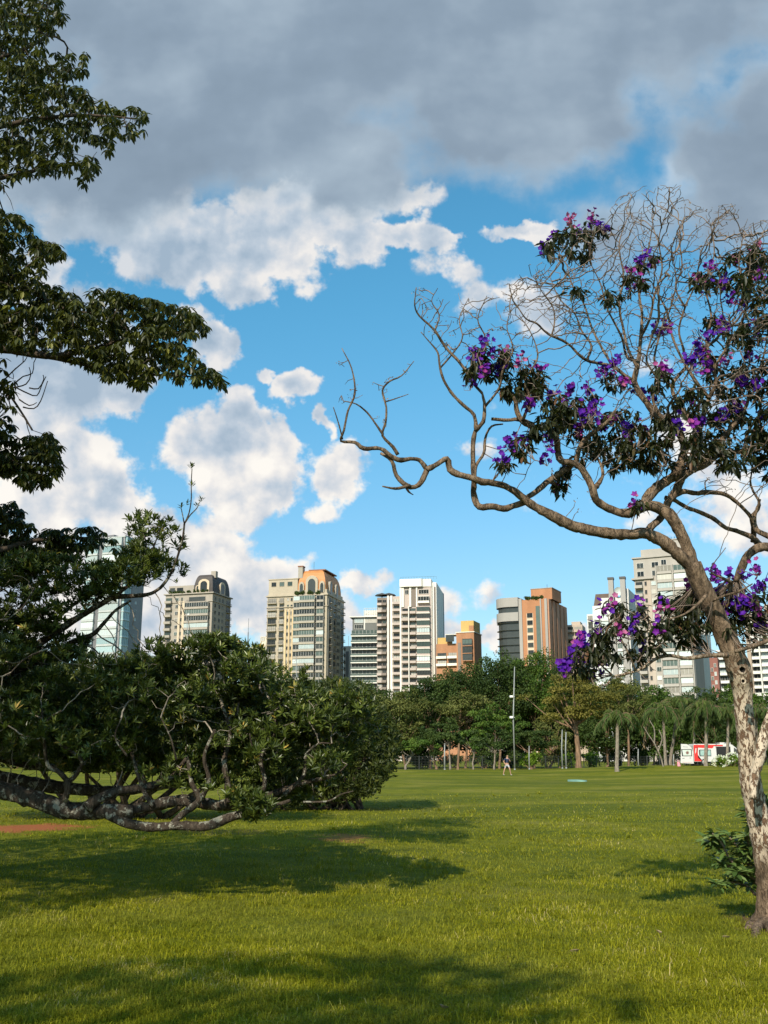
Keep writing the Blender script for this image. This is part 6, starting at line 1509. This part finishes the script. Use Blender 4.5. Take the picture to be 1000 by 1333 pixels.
def T5():
    s = Tower('apartment_tower', 'tallest central tower, pinkish balconies with white fins and a plain pale side wall', 491, 568, 577.5, 758, 432, 9, fh=3.05)
    pk = wallm('wall_rose_grey', (.46, .38, .34)); w = wallm('wall_white_chalk', (.72, .68, .62)); sd = wallm('wall_side_pale', (.70, .69, .66)); dk = wallm('wall_umber', (.22, .18, .155))
    L = s.Lf; W = s.Ls; U = lambda px: s.upx(px) + L
    a1, a2, a3, a4, a5 = U(504), U(511), U(522), U(560), L
    zl = s.zpx(776); zm = s.zpx(775); zh = s.zpx(764)
    s.body(dk, -L, -L + a1, .2, W, z1=zl); s.body(pk, -L + a1, -L + a3, .0, W, z1=zm, name='middle_wing'); s.body(pk, -L + a3, -L + a4 + .5, -1.2, W, z1=s.H - 2, name='main_block'); s.body(sd, -L + a4 + .5, 0, .0, W, z1=s.H, name='side_wall')
    s.place('f', .1, 'balc', pk, GM, FR_D, w=a1 * .46, zhi=zl - .5, off=-.2, rail=pk); s.place('f', a1 * .52, 'balc', dk, GD, FR_D, w=a1 * .42, zhi=zl - .5, off=-.2, rail=dk)
    s.strip(w, 'f', a1 + .1, a1 + (a2 - a1) * .36, .5, -1, zm + .3, 'fin'); s.strip(dk, 'f', a1 + (a2 - a1) * .40, a1 + (a2 - a1) * .55, .2, -1, zm - 1.5, 'groove'); s.strip(w, 'f', a1 + (a2 - a1) * .6, a2, .5, -1, zm + .3, 'fin')
    s.place('f', a2 + .2, 'deep', pk, GM, FR_D, w=a3 - a2 - .6, zhi=zm - .6, off=.0, rail=pk)
    zt = s.zpx(790)
    s.strip(w, 'f', a3 - .3, a3 + .4, 1.9, -1, zh, 'fin')
    wd = a4 - a3
    s.place('f', a3 + .6, 'deep', pk, GM, FR_D, w=wd * .22, zhi=zt, off=1.2, rail=pk); s.place('f', a3 + wd * .32, 'deep', pk, GM, FR_D, w=wd * .2, zhi=zt, off=1.2, rail=pk)
    s.strip(w, 'f', a3 + wd * .275, a3 + wd * .305, 3.2, -1, zt, 'fin')
    s.place('f', a3 + wd * .55, 'glazed', w, [G_DK, G_GRN, G_PAL], FR_D, w=wd * .44, zhi=zt, h=3.05, off=1.5, rail=pk)
    # top two storeys: white frame round dark openings
    s.strip(w, 'f', a3 + .4, a3 + wd * .12, 1.7, zt, zh, 'fin'); s.strip(dk, 'f', a3 + wd * .38, a3 + wd * .52, 1.5, zt + .3, zh - 1, 'recess_shade_panel')  # umber panel between the fins; the opening's shade is put into its colour
    s.strip(w, 'f', a3 + wd * .53, a3 + wd * .58, 1.9, zt, zh, 'fin'); s.strip(w, 'f', a3 + wd * .30, a3 + wd * .37, 1.9, zt, zh, 'fin')
    s.place('f', a3 + wd * .62, 'wide', w, GD, FR_W, w=wd * .34, zhi=zh - .8, zlo=zh - 4, off=1.25); s.place('f', a3 + wd * .6, 'glazed', w, [G_GRN, G_DK, G_PAL], FR_W, w=wd * .38, h=3.05, zhi=zh - 4.2, zlo=zh - 7.4, off=1.25, rail=w)
    s.place('f', a3 + wd * .15, 'wide', w, GD, FR_W, w=wd * .13, zhi=zh - .8, zlo=zh - 4, off=1.25)
    m = MB(); q = [(a3 - .3, -2.2), (a3 + wd * .2, -2.6), (a3 + wd * .72, -2.6), (a3 + wd * .78, -1.6), (a4 + .6, -1.4), (a4 + .6, 7), (a3 - .3, 7)]
    m.prism([tuple(s.loc(-L + u, v)) for u, v in q], zh, s.zpx(754)); m.obj('crown_parapet', w, s.t)
    m = MB()
    for (u0, u1, v) in ((a3, a4, -1.8),):
        p0 = s.loc(-L + u0, v); p1 = s.loc(-L + u1 + 3, v); zt2 = s.zpx(754)
        m.tube(np.array([(*p0, zt2 + 1), (*p1, zt2 + 1)]), .06, 4)
        for k in range(14): p = p0 + (p1 - p0) * k / 13; m.tube(np.array([(*p, zt2 - .1), (*p, zt2 + 1)]), .06, 4)
    m.obj('roof_rail', G_TEAL, s.t)
    s.strip(w, 'f', a4 + .6, a4 + (a5 - a4) * .3, .9, -1, s.H - .6, 'fin'); s.strip(w, 'f', a4 + (a5 - a4) * .42, a4 + (a5 - a4) * .62, .5, -1, s.H - .3, 'fin')
    s.strip(wallm('wall_edge_dark', (.26, .27, .30)), 's', W - 3.2, W, .12, -1, s.H, 'edge_strip'); s.strip(dk, 'f', L - .9, L - .3, .1, -1, s.H - 2, 'groove')
    for px in (496, 505):
        m = MB(); c = s.loc(s.upx(px), 3); m.tube(np.array([(*c, zl - .1), (*c, zl + 1.2)]), .25, 8); m.tube(np.array([(*c, zl + 1.2), (*c, zl + 1.7)]), [3.2, 2.6], 20); m.obj('roof_canopy', FR_D, s.t)
    s.finish()
T5()
def T6():
    s = Tower('apartment_block', 'orange brick block with a yellow rooftop box and a dark bay window', 594, 617, 626.5, 823, 420, 20, group='lower blocks between the towers', cat='building')
    b = wallm('brick_orange', (.40, .20, .11), .14); y = wallm('wall_ochre', (.52, .35, .13)); w = wallm('wall_white_plain', (.70, .66, .58)); L = s.Lf
    s.body(b); s.band(w, s.H, .35, .3, name='coping')
    s.body(y, -L * .78, -.4, 1.5, 12, s.H + .35, s.zpx(807), 'rooftop_box'); s.body(b, -L * .3, -.3, .8, 1.4, s.H + .35, s.H + 3, 'stair_top')
    s.body(b, -L - 9.5, -L, 2, 12, -1, s.zpx(836), 'left_wing'); s.body(y, -L - 9.5, -L - 5.2, 4, 12, s.zpx(836), s.zpx(827), 'left_top')
    s.strip(G_DK, 'f', -4.6, -1.0, -2.6 + 2.7, s.zpx(834), s.zpx(825), 'glass_box'); s.band(w, s.zpx(824.5), .35, .2, -L - 5.2, -L - .2, 8, 'canopy', 2)
    s.place('f', -9.3, 'balc', w, GM, FR_D, w=4.5, zhi=s.zpx(846), zlo=s.zpx(870), off=-2, rail=w); s.place('f', -4.4, 'balc', w, GM, FR_D, w=4.2, zhi=s.zpx(846), zlo=s.zpx(870), off=-2, rail=w)
    s.place('f', L * .38, 'glazed', b, GD, FR_D, w=L * .55, h=3.1, zhi=s.zpx(831.5), zlo=s.zpx(870), off=.2, rail=G_DK)
    s.strip(wallm('wall_umber', (.22, .18, .155)), 'f', L * .08, L * .26, .12, 10, s.zpx(836), 'recess'); s.finish()  # flat umber strip on the brick; recess shade is put into its colour
T6()
def T7():
    s = Tower('apartment_tower', 'orange brown brick tower with grey rounded corner balconies at its left', 675, 712, 737, 779, 400, 26, fh=3.0)
    b = wallm('brick_terracotta', (.42, .20, .105), .12); g = wallm('concrete_grey', (.34, .32, .30)); bs = wallm('brick_brown', (.46, .26, .17), .1); pale = wallm('wall_pale_panel', (.58, .47, .36)); gl = G_GRN
    L = s.Lf; W = s.Ls; s.body(b)
    s.body(g, -L * .09, -.02, -.25, .1, z1=s.H, name='grey_corner')
    s.strip(gl, 'f', L * .60, L * .74, .15, -1, s.zpx(788), 'glass_strip'); s.strip(g, 'f', L * .76, L * .80, .5, -1, s.H, 'fin'); s.strip(g, 'f', L * .0 + .1, L * .12, .5, -1, s.H + .6, 'fin'); s.strip(pale, 'f', L * .27, L * .5, .12, -1, s.zpx(797), 'window_bay')
    s.place('f', L * .29, 'wide', pale, GD, FR_D, w=L * .19, zhi=s.zpx(795.5), off=.12)
    for a in (.02, .22, .42, .62, .82): s.strip(bs, 's', W * a, W * (a + .13), .55, -1, s.H - .3 * (a > .5), 'pier')
    for a in (.17, .37, .57, .77): s.place('s', W * a, 'win', bs, GD, FR_D, w=W * .045, zhi=s.H - 2)
    s.body(b, -L * .62, 1.5, 2.5, W * .55, s.H, s.zpx(764.5), 'rooftop_block'); s.band(g, s.zpx(764.5), .3, .15, -L * .62, 1.5, W * .55, 'coping', 2.5)
    s.plants(-L * .75, -1, .2, s.H + .1, 20, .8)
    # rounded balconies
    lx = 12.2
    cen = s.loc(-L - 5.6, 5.2)
    def rnd(r, z0, z1, name, mat):
        a0 = math.atan2(-s.es[1], -s.es[0]); m = MB(); poly = [(-L, -1.4 + (6.6 - r)), (-L, 9)]
        pts = [tuple(s.loc(-L + .0, -1.2 + (6.6 - r)))] + [tuple(s.loc(-L, 10))] + [tuple(s.loc(-L - 7, 10))]
        arc = [tuple(s.loc(-L - 5.2 - (r - .6) * math.sin(q), 5.0 - r * math.cos(q))) for q in np.linspace(math.pi * .55, 0.0, 10)]
        m.prism([pts[0], pts[1], pts[2]] + arc, z0, z1); return m.obj(name, mat, s.t)
    zc = s.zpx(776.5)
    rnd(4.8, -1, zc - 1, 'balcony_core', G_DK)
    k = 0; z = zc
    rnd(6.4, z - 3.4, z + .4, 'parapet', g); z -= 4.3
    n = int((z - 6) / 3.0)
    for i in range(n + 1):
        zz = z - i * 3.0
        h_ = 3.6 if i == 0 else 1.25
        zz = zz - (2.6 if i == 0 else 2.6)
        rnd(6.4, zz - h_ + 1.25 - (0 if i else 0), zz + 0.0 + (1.2 if i == 0 else 0), 'balcony', g)
    rnd(5.6, 0, zc - 2, 'balcony_glazing', G_DK)
    m = MB(); p = s.loc(-L * .1, 5); m.tube(np.array([(*p, s.zpx(764)), (*p, s.zpx(758))]), .08, 4); m.obj('antenna', FR_D, s.t); s.finish()
T7()
def T8():
    s = Tower('apartment_block', 'low beige terraced block between the brick tower and the white block', 737, 758, 762, 813, 430, 18, group='lower blocks between the towers', cat='building', fh=2.9)
    w = wallm('wall_sand', (.46, .38, .31)); s.body(w); s.place('f', .2, 'deep', w, GM, FR_D, w=s.Lf * .44, zhi=s.H - .4); s.place('f', s.Lf * .5, 'deep', w, GM, FR_D, w=s.Lf * .46, zhi=s.H - .4)
    s.body(w, -s.Lf * .7, -1, 2, 9, s.H, s.H + 1.6, 'roof_room'); s.finish()
T8()
def T9():
    s = Tower('apartment_block', 'white block with two tall grey chimney columns and a brown sloped roof', 763, 818, 830, 781, 380, 22, group='apartment towers on the skyline', cat='building', fh=3.0)
    w = wallm('wall_bright_white', (.62, .62, .61)); g = wallm('concrete_dim', (.34, .33, .32)); br = surf('roof_dark_brown', (.11, .075, .055), .7, .1, .6)
    L = s.Lf; W = s.Ls
    s.body(w, -L, 0, z1=s.zpx(797)); s.body(w, -L * .86, 0, .6, W, s.zpx(797), s.zpx(786), 'upper_storey'); s.body(w, -L * .66, 0, 1.2, W, s.zpx(786), s.zpx(776), 'top_storey'); s.body(w, -L * .2, 0, 1.8, W, s.zpx(776), s.zpx(765), 'roof_room')
    m = MB(); m.prism(s.rect(-L * .84, -L * .42, 1.4, 12), s.zpx(786), s.zpx(768.5), 0, s.rect(-L * .82, -L * .42, 5, 11)); m.obj('sloped_roof', br, s.t)
    for px in (797, 812.5):
        u = s.upx(px); m = MB(); m.prism(s.rect(u - .95, u + .95, -1.6, .4), -1, s.zpx(754)); o = m.obj('chimney', g, s.t); m = MB(); m.prism(s.rect(u - 1.15, u + 1.15, -1.8, .6), s.zpx(754), s.zpx(751)); m.obj('chimney_cap', FR_D, o)
    s.place('f', .4, 'railbalc', w, GM, FR_D, w=L * .12, zhi=s.zpx(797)); s.place('f', L * .16, 'win', w, GP, FR_W, w=1.4, zhi=s.zpx(797)); s.place('f', L * .24, 'glazed', w, GP, FR_W, w=L * .28, h=3., zhi=s.zpx(797), rail=w)
    s.place('f', L * .7, 'glazed', w, GP, FR_W, w=L * .12, h=3., zhi=s.zpx(786), rail=w); s.place('f', L * .88, 'win', w, GM, FR_W, w=1.6, zhi=s.zpx(786)); s.place('f', L * .3, 'wide', w, GP, FR_W, w=2.4, zhi=s.zpx(787), zlo=s.zpx(797), off=-.6); s.place('f', L * .2, 'wide', w, GP, FR_W, w=1.6, zhi=s.zpx(787), zlo=s.zpx(797), off=-.6)
    m = MB(); p = s.loc(s.upx(805), .8); c = np.array((*p, s.zpx(769))); ring = []
    for r_, o in ((.1, .35), (.8, .2), (1.5, -.15), (1.7, -.3)): ring.append([c + np.array((math.cos(q) * r_, o - .5, math.sin(q) * r_)) for q in np.linspace(0, 2 * math.pi, 16, endpoint=False)])
    V = [x for r_ in ring for x in r_]; m.add(V, [(i * 16 + j, i * 16 + (j + 1) % 16, (i + 1) * 16 + (j + 1) % 16, (i + 1) * 16 + j) for i in range(3) for j in range(16)]); m.tube(np.array([c + (0, .3, 0), c + (0, .8, -2.4)]), .1, 5); m.obj('dish', G_PAL, s.t); s.finish()
T9()
def T10():
    s = Tower('apartment_tower', 'very tall beige tower behind the fork of the pale trunk, with pale glazed balconies', 824, 894, 905, 722, 350, 27, fh=3.07)
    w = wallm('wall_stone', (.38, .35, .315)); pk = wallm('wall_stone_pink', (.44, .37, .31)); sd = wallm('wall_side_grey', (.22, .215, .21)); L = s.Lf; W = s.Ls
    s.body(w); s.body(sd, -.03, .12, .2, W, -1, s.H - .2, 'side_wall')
    zs = s.zpx(747)
    s.place('f', .3, 'deep', w, GM, FR_D, w=L * .14, zhi=zs - 1, off=.1); s.strip(pk, 'f', L * .18, L * .30, .2, -1, zs - 1); s.place('f', L * .19, 'win', pk, GD, FR_D, w=.8, zhi=zs - 1, off=.2)
    s.place('f', L * .315, 'win', w, GP, FR_W, w=2.0, zhi=zs - 1); s.band(w, zs - .8, .6, .9, u0=-L, u1=-L * .68, v1=6)
    for a, b in ((.44, .27), (.75, .22)): s.place('f', L * a, 'glazed', w, [G_PAL, G_CUR, G_GRN], FR_W, w=L * b, h=3.07, zhi=s.zpx(734), off=.1, rail=w)
    for a in (.415, .722, .98): s.strip(w, 'f', L * a, L * (a + .022), 1.7, -1, s.zpx(734))
    for a in (.06, .34): s.place('f', L * a, 'wide', w, GD, FR_W, w=L * .13, zhi=s.H - 1.2, zlo=s.H - 7.6)
    s.place('f', L * .52, 'wide', w, GD, FR_W, w=L * .1, zhi=s.H - .6, zlo=s.H - 4)
    s.band(w, s.H, .5, .5); z = s.H + .5
    s.body(w, -L * .86, -.5, 1, W * .8, z, s.zpx(710), 'penthouse')
    for a in (.18, .42, .6, .8): s.place('f', L * a, 'wide', w, GM, FR_W, w=L * .13, zhi=s.zpx(711), zlo=z, off=-1, h=3)
    s.body(w, -L * .42, -1, 3, W * .7, s.zpx(710), s.zpx(699), 'lift_house'); s.band(w, s.zpx(699), .4, .3, -L * .42, -1, W * .7, 'coping', 3)
    m = MB()
    for u in (-L * .4, -L * .3, -L * .24): p = s.loc(u, 4); m.tube(np.array([(*p, s.zpx(699)), (*p, s.zpx(694))]), .08, 4)
    m.obj('antenna', FR_D, s.t); s.finish()
T10()
def T11():
    s = Tower('apartment_block', 'blank white wall block seen just left of the pale trunk', 905, 922, 924, 815, 400, 24, group='lower blocks between the towers', cat='building')
    w = wallm('wall_blank_white', (.62, .59, .56)); s.body(w); s.band(w, s.H, .4, .15, name='coping'); s.place('f', .4, 'win', w, GD, FR_D, w=.7, zlo=s.H - 12); s.finish()
    s = Tower('apartment_block', 'small maroon brick block with tiny windows left of the pale trunk', 923.5, 934, 936, 856, 370, 24, group='lower blocks between the towers', cat='building')
    w = wallm('brick_maroon', (.26, .12, .10), .1); s.body(w); s.place('f', s.Lf * .5, 'win', w, GP, FR_W, w=.8, zhi=s.H - 1.4); s.place('f', s.Lf * .1, 'win', w, GD, FR_W, w=.8, zhi=s.H - 3); s.finish()
    s = Tower('apartment_block', 'white balcony block mostly hidden behind the pale trunk', 934.5, 964, 967, 846, 395, 26, group='lower blocks between the towers', cat='building')
    w = wallm('wall_white_trim', (.70, .69, .66)); s.body(wallm('wall_dark_grey', (.16, .165, .16))); s.place('f', .1, 'deep', w, GG, FR_W, w=s.Lf * .42, zhi=s.H - .5, rail=w); s.place('f', s.Lf * .5, 'deep', w, GG, FR_W, w=s.Lf * .46, zhi=s.H - .5, rail=w); s.band(w, s.H - .4, .6, .6, name='roof_slab'); s.finish()
T11()
def T13():
    s = Tower('apartment_tower', 'slab balcony tower behind the flowers at the right edge', 969, 1032, 1050, 796, 400, 29, fh=2.9)
    w = wallm('wall_white_trim2', (.66, .65, .61)); b = wallm('wall_tan_pier', (.42, .34, .27)); L = s.Lf
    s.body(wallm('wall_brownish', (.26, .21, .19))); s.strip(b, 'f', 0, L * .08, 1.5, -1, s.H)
    s.place('f', L * .09, 'open', w, GM, FR_W, w=L * .15, zhi=s.H - 1, h=2.9, rail=w); s.strip(w, 'f', L * .245, L * .27, 1.8, -1, s.H - 1)
    s.place('f', L * .28, 'open', w, GG, FR_W, w=L * .42, zhi=s.H - 1, h=2.9, rail=w); s.strip(w, 'f', L * .705, L * .73, 1.8, -1, s.H - 1); s.place('f', L * .74, 'open', w, GG, FR_W, w=L * .25, zhi=s.H - 1, h=2.9, rail=w)
    s.band(w, s.H, .5, .6, name='roof_slab'); s.body(b, -L * .6, -L * .1, 3, 10, s.H + .5, s.H + 4, 'penthouse'); s.finish()
T13()
